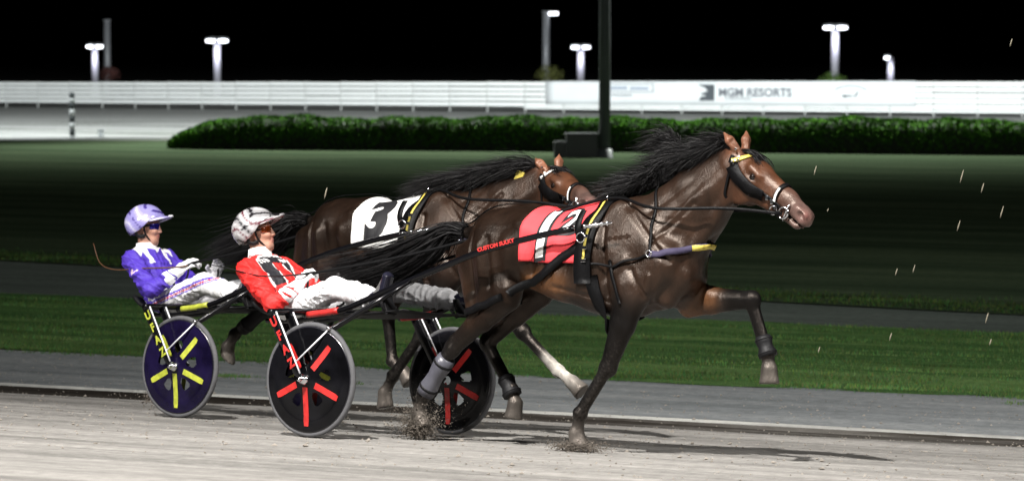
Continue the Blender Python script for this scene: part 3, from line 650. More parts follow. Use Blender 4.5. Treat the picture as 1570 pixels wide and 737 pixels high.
place_horse(H1, M1, 'nearer dark bay horse with red numbered saddlecloth, one foreleg raised', (1.6, 0, 0), tail1, mane1, 11)

P2 = dict(off=(-.10, .115), h=.0125, neck=[(2.06, 0, 1.42), (2.36, 0, 1.585), (2.64, 0, 1.735)], head=((2.70, 0, 1.865), R(-26), R(17)),
    legs=[dict(t='f', side=-1, elbow=(1.98, -.185, 1.08), knee=(1.75, -.165, .66), fet=(1.50, -.15, .37), cor=(1.43, -.15, .25), toe=(1.44, -.15, .14), sole=(.2, 0, -1)),
          dict(t='f', side=1, elbow=(2.0, .175, 1.05), knee=(2.41, .15, .725), fet=(2.735, .14, .465), cor=(2.85, .14, .392), toe=(2.94, .14, .325), pc='white'),
          dict(t='h', side=-1, hip=(.80, -.14, 1.36), stifle=(.86, -.19, 1.05), hock=(.36, -.165, .88), fet=(-.02, -.15, .615), cor=(-.085, -.15, .52), toe=(-.09, -.15, .435), sole=(-.5, 0, -.6)),
          dict(t='h', side=1, hip=(.88, .14, 1.36), stifle=(1.28, .19, 1.10), hock=(1.20, .15, .80), fet=(1.27, .13, .47), cor=(1.37, .13, .40), toe=(1.44, .13, .32))])
H2 = Horse(P2)
def tail2(u, g):
    r = np.array([.50, g.normal(0, .02), 1.48 + g.normal(0, .015)]); w = g.normal(0, 1, 3) * np.array([.05, .04, .035]); l = g.uniform(.6, 1.05)
    return [r + [.04, 0, 0], r + [-.10, 0, .0] + w * .4, r + [-.34 * l, .01, -.07] + w, r + [-.6 * l, .03, -.16] + w * 1.5, r + [-.85 * l, .04, -.26] + w * 1.8]
def mane2(u, g):
    a = np.array([1.76, 0, 1.68]); m_ = np.array([2.2, 0, 1.76]); e = np.array([2.64, 0, 1.85]); r = (1 - u) ** 2 * a + 2 * u * (1 - u) * m_ + u * u * e + [0, g.normal(0, .012), -.01]
    l = g.uniform(.5, 1.1); q = g.normal(0, .025, 3)
    return [r, r + [-.06 * l, -.02, .05] + q * .4, r + [-.17 * l, -.05, .06] + q, r + [-.32 * l, -.08, .02] + q * 1.6]
place_horse(H2, M2, 'farther brown horse with white numbered saddlecloth, partly hidden by the nearer one', (1.5, 0, 0), tail2, mane2, 31)
# ================================================================== SULKIES
WY = .755; WR = .372
m_tyre = mat('tyre_rubber', (.075, .075, .08), .75, var=.15, vscale=20, bump=.2, bscale=80)
m_blackp = mat('black_paint', (.003, .003, .004), .2, spec=.3, coat=.1); m_blackm = mat('black_matte', (.006, .006, .007), .55, spec=.25, bump=.2, bscale=90)
m_chrome = mat('chrome', (.75, .75, .78), .18, metal=1); m_whitep = mat('white_paint', (.72, .72, .76), .3); m_rim = mat('rim_dark', (.012, .012, .016), .25, coat=.4)
def sulky(M, label, discm, stickm, stickname, spoke_angles, fork_txt, shaft_txt, redband):
    t = Thing('sulky', label, 'sulky', M)
    for sy in (-1, 1):
        c = (0, sy * WY, WR); ax = (0, sy, 0); wh = None
        prof = [(WR - .029 + .018 * math.cos(a) , .018 * math.sin(a)) for a in np.linspace(0, 2 * math.pi, 13)]
        prof = [(r + .010, h) for r, h in prof]
        wh = t.part('wheel', MB().lathe([(WR - .046, -.016), (WR - .028, -.017), (WR - .028, .017), (WR - .046, .016), (WR - .05, 0), (WR - .046, -.016)], c, ax, 56), m_rim)
        t.part('tyre', MB().lathe(prof, c, ax, 56), m_tyre, parent=wh)
        # pressed disc cover with five round openings near the hub, both faces
        for face in (1, -1):
            rs = np.concatenate([[.03], np.linspace(.06, .20, 15), np.linspace(.225, WR - .036, 6)]); na = 120; V = []; F = []
            A = Vector((1, 0, 0)); B = Vector((0, 0, 1))
            for r in rs:
                h = face * (.020 + .040 * max(0, 1 - r / .30) ** 1.2 + .006 * math.exp(-((r - .285) / .02) ** 2))
                for k in range(na):
                    th = 2 * math.pi * k / na; V.append(Vector(c) + A * math.cos(th) * r + B * math.sin(th) * r + Vector(ax) * h)
            for i in range(len(rs) - 1):
                rm = (rs[i] + rs[i + 1]) / 2
                for k in range(na):
                    th = 2 * math.pi * (k + .5) / na; hole = False
                    for q in range(5):
                        hc = R(spoke_angles[q] + 36); dx_ = rm * math.cos(th) - .148 * math.cos(hc); dz_ = rm * math.sin(th) - .148 * math.sin(hc)
                        ur, ut = dx_ * math.cos(hc) + dz_ * math.sin(hc), -dx_ * math.sin(hc) + dz_ * math.cos(hc)
                        if (ur / .045) ** 2 + (ut / (.030 + .25 * max(0, ur + .02))) ** 2 < 1: hole = True
                    if face == sy and rm < .215: hole = True
                    if not hole: F.append((i * na + k, i * na + (k + 1) % na, (i + 1) * na + (k + 1) % na, (i + 1) * na + k))
            t.part('disc_cover', (V, F), discm, parent=wh)
        for q, an in enumerate(spoke_angles):
            a = R(an); V = []; F = []
            L0, L1 = (.085, .275) if q != 2 else (.05, .30)
            for i in range(9):
                r = L0 + (L1 - L0) * i / 8; h = .0235 + .040 * max(0, 1 - r / .30) ** 1.2 + .006 * math.exp(-((r - .285) / .02) ** 2)
                for s_ in (-1, 1):
                    wv = .021 * (1 if i < 8 else .8); V.append((math.cos(a) * r - math.sin(a) * s_ * wv, sy * (WY + h), WR + math.sin(a) * r + math.cos(a) * s_ * wv))
            for i in range(8):
                F.append((2 * i, 2 * i + 1, 2 * i + 3, 2 * i + 2))
            t.part('sticker', (V, F), stickm, parent=wh, smooth=False); V2 = [(p[0], 2 * sy * WY - p[1], p[2]) for p in V]; t.part('sticker', (V2, F), stickm, parent=wh, smooth=False)
        t.part('hub', MB().lathe([(0, .105), (.018, .104), (.024, .098), (.028, .085), (.034, .08), (.036, .055), (.03, .05)], c, ax, 20), m_chrome, parent=wh)
        t.part('axle_nut', MB().lathe([(0, .125), (.014, .123), (.017, .115), (.017, .10)], c, ax, 6), m_chrome, parent=wh)
        # fork: outer and inner blade from the arch down to the hub
        for k, yy in ((0, sy * (WY + .085)), (1, sy * (WY - .085))):
            pts = [(-.285, yy, .80), (-.19, yy, .64), (-.06, yy, .44), (0, yy, WR)]
            bl = t.part('fork_blade', MB().tube(cr(pts, 4), [.037] * 5 + [.031] * 5 + [.022] * 3, 10, flat=.36, side=(1, 0, .3)), m_blackp)
            if k == 0:
                txt, tf = text_mesh(fork_txt, .085, bold=.003, align='CENTER'); 
                for ci, ch in enumerate(fork_txt):
                    v, f = text_mesh(ch, .085, bold=.004); u0 = (ci + .5) / len(fork_txt); px = -.272 + .215 * u0; pz = .775 - .345 * u0
                    d = Vector((.53, 0, -.85)); e = Vector((.85, 0, .53))
                    t.part('lettering', ([(px + e.x * a * .85 + -d.x * b, yy + sy * .0165, pz + e.z * a * .85 - d.z * b) for a, b in v], f), stickm, parent=bl, smooth=False)
            t.part('fork_stay', MB().tube([(-.235, yy + sy * .01, .80), (-.045, yy + sy * .02, .485), (-.01, yy + sy * .012, .41)], .0052, 8), m_whitep)
        t.part('brace', MB().tube([(-.04, sy * (WY + .10), .49), (.15, sy * (WY + .02), .70)], .0052, 8), m_whitep)
        t.part('frame_stay', MB().tube([(.10, sy * WY, .665), (.17, sy * (WY - .02), .715), (.36, sy * .60, .87), (.55, sy * .46, 1.03)], [.018, .02, .018, .016], 8), m_blackp)
        t.part('bolt', MB().lathe([(0, .02), (.011, .018), (.012, 0), (.012, -.02)], (.155, sy * (WY + .02), .705), ax, 10), m_chrome)
        # shaft
        pts = [(-.285, sy * .50, .785), (.0, sy * .50, .822), (.18, sy * .485, .885), (.39, sy * .46, .975), (.72, sy * .44, 1.10), (1.09, sy * .42, 1.232), (1.45, sy * .39, 1.325), (1.74, sy * .37, 1.385)]
        sh = t.part('shaft', MB().tube(cr(pts, 5), .0205, 10), m_blackp)
        t.part('shaft_tip', MB().tube([(1.72, sy * .372, 1.381), (1.78, sy * .368, 1.392), (2.02, sy * .355, 1.425)], [.013, .011, .008], 8), m_chrome, parent=sh)
        for q in range(6): t.part('tip_collar', MB().lathe([(.012, -.008), (.017, -.004), (.017, .004), (.012, .008)], (1.79 + .04 * q, sy * (.3675 - .0021 * q), 1.3935 + .0053 * q), (1, 0, .14), 10), m_chrome, parent=sh)
        if redband:
            t.part('shaft_band', MB().tube(cr([(-.26, sy * .500, .788), (-.12, sy * .501, .805), (.0, sy * .501, .823)], 4), .0225, 10), stickm, parent=sh)
        else:
            t.part('shaft_band', MB().tube(cr([(-.24, sy * .500, .791), (-.12, sy * .501, .805), (.02, sy * .501, .829)], 4), .0225, 10), stickm, parent=sh)
        if shaft_txt and sy < 0:
            v, f = text_mesh(shaft_txt, .036, bold=.002); e = Vector((.36, .030, .093)).normalized(); up_ = Vector((-.28, 0, .96)); n_ = e.cross(up_)
            o_ = Vector((1.20, -.4095, 1.264)) + Vector((0, -1, .25)).normalized() * .0265
            t.part('lettering', ([tuple(o_ + e * a * 1.05 + up_ * b * .95) for a, b in v], f), stickm, parent=sh, smooth=False)
        # foot rest on the shaft
        st = t.part('stirrup', MB().tube([(.30, sy * .47, .93), (.33, sy * .44, .84), (.33, sy * .34, .81), (.31, sy * .30, .86)], .012, 8), m_blackm)
        t.part('foot_plate', MB().box((.325, sy * .385, .87), (.02, .10, .13), Matrix.Rotation(-.35, 3, 'Y')), m_blackm, parent=st, smooth=False, bevel=.004)
    t.part('arch', MB().tube(cr([(-.285, -WY - .10, .795), (-.285, -.55, .805), (-.285, 0, .81), (-.285, .55, .805), (-.285, WY + .10, .795)], 5), .024, 12), m_blackp)
    t.part('cross_bar', MB().tube(cr([(-.02, -.50, .815), (-.03, 0, .80), (-.02, .50, .815)], 5), .017, 10), m_blackp)
    for y in (-.22, .02): t.part('seat_rail', MB().tube(cr([(-.0, y, .795), (-.285, y, .785), (-.60, y, .745), (-.86, y, .735)], 4), .016, 8), m_blackp)
    # seat pan, dished, with a low back
    V = []; F = []; n = 12
    for i in range(n + 1):
        u = -1 + 2 * i / n
        for j in range(n + 1):
            w_ = -1 + 2 * j / n; x = -.80 + .17 * u; y = -.10 + .20 * w_ * (1 - .12 * u * u); z = .765 + .03 * w_ * w_ + (.10 * max(0, -u - .35) ** 1.2) + .012 * u * u; V.append((x, y, z))
    for i in range(n):
        for j in range(n): F.append((i * (n + 1) + j, (i + 1) * (n + 1) + j, (i + 1) * (n + 1) + j + 1, i * (n + 1) + j + 1))
    t.part('seat', (V, F), m_blackm, solid=.025)
    V = []; F = []
    for i in range(9):
        x = -.26 + .75 * i / 8
        for j in range(9):
            y = -.44 + .88 * j / 8; V.append((x, y, .772 + .05 * (i / 8) ** 2 + .02 * (2 * j / 8 - 1) ** 2))
    for i in range(8):
        for j in range(8): F.append((i * 9 + j, (i + 1) * 9 + j, (i + 1) * 9 + j + 1, i * 9 + j + 1))
    t.part('mud_screen', (V, F), m_blackm, solid=.008)
    return t
m_red = mat('red_vinyl', (.44, .02, .018), .4, var=.35, vscale=25); m_yel = mat('yellow_vinyl', (.36, .39, .04), .4, var=.35, vscale=25)
sulky(M1, 'nearer black sulky with red stickers on its black disc wheels', mat('disc_black', (.0035, .0035, .0045), .14, spec=.16, coat=.15, var=.7, vscale=6), m_red, 'red', [52, 336, 270, 204, 128], 'UFAZ', 'CUSTOM SULKY', True)
sulky(M2, 'farther sulky with yellow stickers on its dark navy disc wheels', mat('disc_navy', (.006, .004, .020), .14, spec=.16, coat=.15, var=.7, vscale=6), m_yel, 'yellow', [50, 338, 270, 204, 128], 'UFAZ', '', False)
# ================================================================== HARNESS
m_leather = mat('black_leather', (.003, .003, .0035), .5, spec=.14, bump=.3, bscale=70); m_gold = mat('yellow_trim', (.62, .50, .09), .5); m_navy = mat('violet_pad', (.035, .028, .065), .8, bump=.3, bscale=60)
m_wtrim = mat('white_trim', (.75, .75, .72), .45); m_brass = mat('brass', (.7, .6, .4), .25, metal=1)
def snap(bvh, p, off):
    l, n, i, d = bvh.find_nearest(Vector(p)); return l + n * off, n
def strap(bvh, pts, width, thick=.005, off=.006, n=8, free=False, mb=None):
    mb = mb or MB(); pts = cr(pts, n); L = []; 
    for p in pts:
        if free: L.append((Vector(p), Vector((0, -1, 0))))
        else: L.append(snap(bvh, p, off))
    for it in range(2):
        L = [L[0]] + [((L[i - 1][0] + L[i][0] * 2 + L[i + 1][0]) / 4, (L[i - 1][1] + L[i][1] + L[i + 1][1]).normalized()) for i in range(1, len(L) - 1)] + [L[-1]]
    V = []; F = []
    for i, (c, nn) in enumerate(L):
        t = (L[min(i + 1, len(L) - 1)][0] - L[max(i - 1, 0)][0]).normalized(); s = t.cross(nn).normalized()
        V += [c + s * width / 2, c + s * width / 2 * .96 + nn * thick, c - s * width / 2 * .96 + nn * thick, c - s * width / 2]
    for i in range(len(L) - 1):
        for k in range(4): F.append((i * 4 + k, i * 4 + (k + 1) % 4, i * 4 + 4 + (k + 1) % 4, i * 4 + 4 + k))
    F += [(0, 1, 2, 3), tuple(4 * (len(L) - 1) + k for k in (3, 2, 1, 0))]
    return mb.add(V, F)
def ring_mb(c, axis, r, tr): 
    mb = MB(); return mb.lathe([(r + tr * math.cos(a), tr * math.sin(a)) for a in np.linspace(0, 2 * math.pi, 9)], c, axis, 20)
class Cloth:
    """a saddlecloth draped over the back: u = along the back, v = arc from spine, + to the right (near) side"""
    def __init__(s, H, x0, x1, cz, phi):
        s.H = H; s.x0, s.x1, s.cz, s.phi = x0, x1, cz, phi; s.tab = {}
    def at(s, x, ph, off):
        d = Vector((0, -math.sin(ph), math.cos(ph))); o = Vector((x, 0, s.cz)); hit = s.H.bvh.ray_cast(o + d * .9, -d)
        p = hit[0] if hit[0] else o + d * .3
        return p + d * off
    def arc(s, x, v, off):
        k = round(x, 2)
        if k not in s.tab:
            ph = np.linspace(0, s.phi, 40); P = [s.at(k, a, 0) for a in ph]; a_ = np.concatenate([[0], np.cumsum([(P[i + 1] - P[i]).length for i in range(39)])]); s.tab[k] = (ph, a_)
        ph, a_ = s.tab[k]; return s.at(x, float(np.interp(v, a_, ph)), off)
def saddlecloth(H, M, label, x0, x1, cz, phi, m, numerals, skew, base):
    cl = Cloth(H, x0, x1, cz, phi); t = Thing('saddlecloth', label, 'saddlecloth', M, base)
    nx, na = 26, 56; V = []; F = []
    for i in range(nx + 1):
        for j in range(na + 1):
            ph = -phi + 2 * phi * j / na; x = x0 + (x1 - x0) * i / nx + skew * (1 - abs(ph) / phi); x -= .05 * max(0, 1 - i / 6) * max(0, .5 - abs(ph) / phi) * -2
            w_ = .004 * math.sin(i * .9 + j * .25) * (abs(ph) / phi) ** 2 + .010 * max(0, abs(ph) / phi - .7) * (1 + math.sin(i * .55)); V.append(cl.at(x, ph, .010 + w_))
    for i in range(nx):
        for j in range(na): F.append((i * (na + 1) + j, i * (na + 1) + j + 1, (i + 1) * (na + 1) + j + 1, (i + 1) * (na + 1) + j))
    V = [Vector(q) for q in V]
    for it in range(2):
        W_ = list(V)
        for i in range(1, nx):
            for j in range(1, na): W_[i * (na + 1) + j] = (V[i * (na + 1) + j] * 2 + V[(i - 1) * (na + 1) + j] + V[(i + 1) * (na + 1) + j] + V[i * (na + 1) + j + 1] + V[i * (na + 1) + j - 1]) / 6
        V = W_
    t.part('cloth', (V, F), m, solid=.004)
    bv = BVHTree.FromPolygons(V, F)
    for side in (1, -1):
        for (body, uc, vc, size, shear, sx, mm, off, bold) in numerals:
            v, f = text_mesh(body, size, shear=shear, bold=bold, cuts=14); Q = []
            for a, b_ in v:
                p = cl.arc(uc + a * sx * side, max(.02, vc - b_), .03); p = Vector((p.x, p.y * side, p.z)); l, n, _, _ = bv.find_nearest(p)
                if n.dot(Vector((0, -side, .3))) < 0: n = -n
                Q.append(l + n * off)
            t.part('numeral', (Q, f), mm, smooth=False)
    return t
m_redcloth = mat('red_cloth', (.72, .045, .055), .75, var=.12, vscale=7, bump=.25, bscale=18); m_wcloth = mat('white_cloth', (.78, .78, .76), .75, var=.06, vscale=7, bump=.25, bscale=18)
m_numw = mat('numeral_white', (.82, .82, .80), .6); m_numk = mat('numeral_black', (.008, .008, .010), .6)
saddlecloth(H1, M1, 'red saddlecloth with white numerals on the nearer horse', 1.27, 1.745, 1.22, R(99), m_redcloth,
    [('1', 1.445, .30, .52, .0, .88, m_numk, .0065, .035), ('1', 1.445, .30, .52, .0, .88, m_numw, .009, .012), ('2', 1.615, .235, .26, .0, .8, m_numk, .0065, .03), ('2', 1.615, .235, .26, .0, .8, m_numw, .009, .006)], .0, (1.5, -.1, 1.2))
saddlecloth(H2, M2, 'white saddlecloth with a black number three on the farther horse', 1.17, 1.66, 1.32, R(99), m_wcloth, [('3', 1.385, .30, .47, .0, .95, m_numk, .0065, .026)], .0, (1.4, -.1, 1.3))
def harness(H, M, label, trim, dx, dz, base, coll):
    t = Thing('harness', label, 'harness', M, base); B = H.bvh; T = lambda x, y, z: (x + dx, y, z + dz)
    # surcingle saddle: pad over the back and girth under the belly
    loop = [T(1.80 + .02 * math.sin(a), .36 * math.sin(a), 1.2 + .42 * math.cos(a)) for a in np.linspace(-R(112), R(112), 22)]
    sd = t.part('saddle_pad', strap(B, loop, .115, .014, .010, 2), m_leather)
    for s_ in (-1, 1):
        loop = [T(1.775 + .02 * math.sin(a), .36 * math.sin(a) * s_, 1.2 + .42 * math.cos(a)) for a in np.linspace(R(8), R(92), 12)]
        t.part('saddle_trim', strap(B, loop, .016, .004, .026, 2), trim, parent=sd)
        t.part('terret', ring_mb(snap(B, T(1.81, .10 * s_, 1.62), .040)[0], (1, 0, 0), .020, .004), m_chrome, parent=sd)
        sl = t.part('shaft_loop', strap(B, [T(1.80, .34 * s_, 1.50), T(1.80, .385 * s_, 1.44), T(1.80, .40 * s_, 1.37), T(1.80, .36 * s_, 1.30)], .045, .006, 0, 5, free=True), m_leather)
        for q in range(4): t.part('buckle', MB().box(snap(B, T(1.80, .36 * s_, 1.46 - .09 * q), .030)[0], (.034, .012, .022)), m_chrome, parent=sd, smooth=False, bevel=.003)
        t.part('loop_buckle', ring_mb(T(1.82, .40 * s_, 1.33), (0, 1, 0), .030, .0045), m_chrome, parent=sl)
    girth = [T(1.84 - .05 * math.cos(a), .36 * math.sin(a), 1.16 + .42 * math.cos(a)) for a in np.linspace(R(100), R(260), 20)]
    t.part('girth', strap(B, girth, .085, .010, .008, 2), m_leather)
    # back strap to the tail
    t.part('back_strap', strap(B, [T(1.78, 0, 1.65), T(1.5, 0, 1.6), T(1.2, 0, 1.6), T(.9, 0, 1.58), T(.70, 0, 1.5), T(.62, .0, 1.46)], .022, .004, .022, 5), m_leather)
    # breast collar: padded band round the chest, trace back to the saddle
    pts = coll
    br = t.part('breast_collar', strap(B, pts, .040, .010, .008, 6), m_navy)
    t.part('collar_band', strap(B, [p for p in pts[3:-3]], .036, .004, .020, 6), trim, parent=br)
    for s_ in (-1, 1):
        e = pts[0] if s_ < 0 else pts[-1]; e = Vector(e)
        t.part('trace', strap(B, [T(1.85, .36 * s_, 1.165), T(1.95, .37 * s_, 1.175), T(2.1, .33 * s_, 1.21), tuple(e)], .016, .005, .012, 6), m_leather)
        t.part('trace_ring', ring_mb(snap(B, e, .022)[0], (0, 1, .2), .020, .0045), m_chrome)
        t.part('neck_strap', strap(B, [tuple(e), (e.x - .02, e.y * .9, e.z + .15), (e.x - .05, e.y * .55, e.z + .30), (e.x - .12, e.y * .15, e.z + .45)], .018, .005, .008, 6), m_leather)
    return t
harness(H1, M1, 'black leather race harness strapped round the nearer horse', m_gold, 0, 0, (1.8, 0, 1.2), [(2.24, -.28, 1.245), (2.33, -.27, 1.255), (2.41, -.22, 1.27), (2.47, -.14, 1.285), (2.52, 0, 1.30), (2.47, .14, 1.30), (2.41, .22, 1.28), (2.33, .27, 1.255), (2.24, .28, 1.245)])
harness(H2, M2, 'black and yellow race harness strapped round the farther horse', m_gold, -.10, .115, (1.7, 0, 1.3), [(2.14, -.28, 1.36), (2.23, -.27, 1.37), (2.31, -.22, 1.385), (2.37, -.14, 1.40), (2.42, 0, 1.415), (2.37, .14, 1.41), (2.31, .22, 1.39), (2.23, .27, 1.37), (2.14, .28, 1.36)])
# hopples: hangers and loops of the nearer horse
hp = Thing('hopples', 'black hopple straps hanging at the flank of the nearer horse', 'hopples', M1, (1.3, -.3, 1.0))
hp.part('hanger', strap(H1.bvh, [(1.80, -.36, 1.31), (1.72, -.37, 1.285), (1.60, -.375, 1.19), (1.46, -.36, 1.09), (1.34, -.34, 1.02), (1.22, -.30, .96)], .055, .008, .014, 6), m_leather)
hp.part('loop', strap(H1.bvh, [(1.16, -.29, .95), (1.02, -.31, .90), (.90, -.28, .86), (.84, -.16, .84), (.92, -.08, .86), (1.06, -.08, .90), (1.16, -.14, .94)], .05, .012, .010, 6), m_leather)
hp.part('hanger', strap(H1.bvh, [(1.95, -.30, 1.2), (2.0, -.30, 1.05), (2.04, -.28, .93)], .022, .006, .010, 5), m_leather)
def bridle(H, M, label, trim, wide):
    t = Thing('bridle', label, 'bridle', M, tuple(H.H(.3, 0, -.2))); B = H.bvh; P = lambda *a: tuple(H.H(*a))
    bb = t.part('brow_band', strap(B, [P(.045, -.11, -.055), P(.075, -.10, -.02), P(.10, -.06, .03), P(.105, 0, .045), P(.10, .06, .03), P(.075, .10, -.02), P(.045, .11, -.055)], .026, .006, .006, 5), trim)
    for q in range(5): t.part('stud', MB().box(tuple(snap(B, P(.055 + .012 * min(q, 4 - q), -.115 + .012 * abs(q - 2), -.06 + .02 * q), .016)[0]), (.014, .010, .014)), m_wtrim if q % 2 else m_chrome, parent=bb, smooth=False, bevel=.003)
    for s_ in (-1, 1):
        ck = t.part('cheek_piece', strap(B, [P(.045, .11 * s_, -.06), P(.12, .115 * s_, -.085), P(.25, .10 * s_, -.10), P(.36, .085 * s_, -.105), P(.45, .07 * s_, -.115)], .022, .005, .007, 5), m_leather)
        # open blind behind the eye: a wide black leather flap
        c0 = [P(.07, .118 * s_, -.075), P(.13, .125 * s_, -.11), P(.20, .122 * s_, -.125), P(.27, .108 * s_, -.135), P(.33, .092 * s_, -.13)]
        t.part('blind', strap(B, c0, wide, .006, .012, 5), m_leather, parent=ck)
        t.part('crown_piece', strap(B, [P(.045, .11 * s_, -.07), P(.035, .095 * s_, -.045), P(.03, .085 * s_, -.03)], .024, .005, .006, 5), m_leather)
        t.part('throat_latch', strap(B, [P(.06, .10 * s_, -.07), P(.085, .095 * s_, -.15), P(.11, .07 * s_, -.23), P(.12, 0.01 * s_, -.262)], .016, .005, .008, 5), m_leather)
        t.part('bit_ring', ring_mb(snap(B, P(.485, .065 * s_, -.125), .018)[0], (.1, 1, 0), .034, .006), m_chrome)
        t.part('bit_ring', ring_mb(snap(B, P(.42, .065 * s_, -.15), .016)[0], (.1, 1, .1), .026, .0055), m_chrome)
        for q in range(3): t.part('buckle', MB().box(tuple(snap(B, P(.36 + .035 * q, .08 * s_, -.11 - .012 * q), .014)[0]), (.020, .012, .026)), m_chrome, smooth=False, bevel=.003)
        t.part('bit_cheek', MB().tube([snap(B, P(.50, .06 * s_, -.06), .014)[0], snap(B, P(.50, .06 * s_, -.12), .02)[0], snap(B, P(.50, .055 * s_, -.165), .016)[0]], .006, 8), m_chrome)
    t.part('nose_band', strap(B, [P(.42, -.05, -.14), P(.40, -.07, -.09), P(.39, -.055, -.02), P(.39, 0, .0), P(.39, .055, -.02), P(.40, .07, -.09), P(.42, .05, -.14)], .028, .006, .007, 5), m_leather)
    t.part('nose_trim', strap(B, [P(.41, -.08, -.10), P(.395, -.07, -.06), P(.39, -.055, -.02)], .014, .003, .014, 5), m_wtrim)
    t.part('chin_strap', strap(B, [P(.43, -.05, -.145), P(.45, -.03, -.18), P(.455, 0, -.19), P(.45, .03, -.18), P(.43, .05, -.145)], .016, .005, .006, 5), m_leather)
    return t
bridle(H1, M1, 'black racing bridle with yellow brow band on the nearer horse', m_gold, .085)
b2_ = bridle(H2, M2, 'black racing bridle with white-edged brow band on the farther horse', m_wtrim, .10)
# leg boots
def boot(H, M, a, b, r0, r1, m, label):
    t = Thing('leg_boot', label, 'leg boot', M, b, 'horse leg boots'); a = np.array(a); b = np.array(b)
    P = [a + (b - a) * k for k in np.linspace(0, 1, 7)]; rr = [r0 + (r1 - r0) * k + .006 * math.sin(k * 9) for k in np.linspace(0, 1, 7)]
    sh = t.part('shell', MB().tube(P, rr, 16), m)
    for k in (1, 5): t.part('strap', MB().tube([P[k] - (b - a) * .03, P[k] + (b - a) * .03], rr[k] + .0018, 16), m_blackm, parent=sh)
    return t
m_bootg = mat('boot_grey', (.075, .075, .092), .35, var=.15, vscale=20)
boot(H1, M1, (.645, -.164, .545), (.47, -.152, .305), .060, .058, m_bootg, 'long grey shin boot on the trailing hind leg of the nearer horse')
boot(H1, M1, (2.825, .142, .765), (2.872, .139, .645), .047, .056, m_blackm, 'black ankle boot on the raised foreleg of the nearer horse')
boot(H1, M1, (.895, .143, .435), (.966, .139, .315), .050, .060, m_blackm, 'black ankle boot on the far hind leg of the nearer horse')
boot(H2, M2, (.36, -.165, .86), (.05, -.15, .66), .060, .052, m_blackm, 'black shin boot on the trailing hind leg of the farther horse')
tg = Thing('neck_tag', 'small yellow tag standing on the crest of the farther horse', 'tag', M2, (2.47, -.05, 1.77))
tg.part('plate', MB().box((2.475, -.06, 1.80), (.07, .012, .085), Matrix.Rotation(.3, 3, 'Y')), m_gold, smooth=False, bevel=.004); tg.part('clip', MB().tube([(2.47, -.045, 1.74), (2.472, -.055, 1.77)], .008, 6), m_chrome)
# ================================================================== DRIVERS
SKIN = {'skin': (.52, .27, .19), 'lip': (.42, .15, .13), 'stubble': (.36, .20, .15), 'hair': (.03, .02, .015), 'cloth': (.1, .1, .1)}
m_skin = mat('skin', vcol=True, rough=.48, spec=.4, var=.08, vscale=25)
def hand(b, wrist, d, pn, th, curl, h_col=0):
    """five-fingered hand: d = wrist->knuckles, pn = palm normal (fingers curl towards it), th = thumb side"""
    w = np.array(wrist, float); d = np.array(d, float); d /= np.linalg.norm(d); pn = np.array(pn, float); pn -= d * (pn @ d); pn /= np.linalg.norm(pn)
    sd = np.cross(d, pn); sd *= np.sign(sd @ np.array(th, float)) or 1; n0 = len(b.p)
    kn = w + d * .088
    b.seg(w - d * .02, w + d * .01, (.030, .024), side=sd, k=.02); b.seg(w + d * .015, kn, (.036, .018), (.042, .017), side=sd, k=.02)
    for i, (o, L) in enumerate([(.031, .075), (.011, .083), (-.010, .077), (-.030, .062)]):
        p = kn + sd * o - d * .006; an = 0; c = curl[i]
        for j, fr in enumerate((.46, .31, .23)):
            an += c * (1.0, 1.15, .8)[j]; q = p + (d * math.cos(an) + pn * math.sin(an)) * L * fr * 1.15
            b.seg(p, q, .0108 - .0012 * j, .0100 - .0012 * j, k=.006); p = q
    t0 = w + d * .028 + sd * .032; t1 = t0 + (sd * .62 + d * .55 + pn * .45) * .046; t2 = t1 + (d * .75 + pn * .62 - sd * .08) * .042
    b.seg(w + d * .03 + sd * .015, t0, (.020, .018), side=pn, k=.02); b.seg(t0, t1, .0135, .0125, k=.01); b.seg(t1, t2, .0120, .0100, k=.006)
    for p in b.p[n0:]:
        p['a'] = w + (p['a'] - w) * 1.16; p['b'] = w + (p['b'] - w) * 1.16; p['ra'] = tuple(k * 1.18 for k in p['ra']); p['rb'] = tuple(k * 1.18 for k in p['rb'])
def wrinkle(v, f, amp, seed, lim=None):
    v = np.array(v); f = np.array(f); n = np.zeros_like(v); fn = np.cross(v[f[:, 2]] - v[f[:, 0]], v[f[:, 3]] - v[f[:, 1]])
    for k in range(4):
        for a in range(3): n[:, a] += np.bincount(f[:, k], fn[:, a], len(v))
    n /= np.linalg.norm(n, axis=1, keepdims=True) + 1e-12; g = np.random.default_rng(seed); h = np.zeros(len(v))
    for i in range(5):
        d = g.normal(0, 1, 3); d /= np.linalg.norm(d); e = g.normal(0, 1, 3); fr = g.uniform(38, 75); ph = v @ d * fr + 1.7 * np.sin(v @ e * 11 + g.uniform(0, 6)); m = np.clip(np.sin(v @ g.normal(0, 1, 3) * 8 + g.uniform(0, 6)) + .2, 0, 1); h += m * ((1 - np.abs(np.sin(ph))) ** 2 - .10)
    return v + n * (amp * h)[:, None]
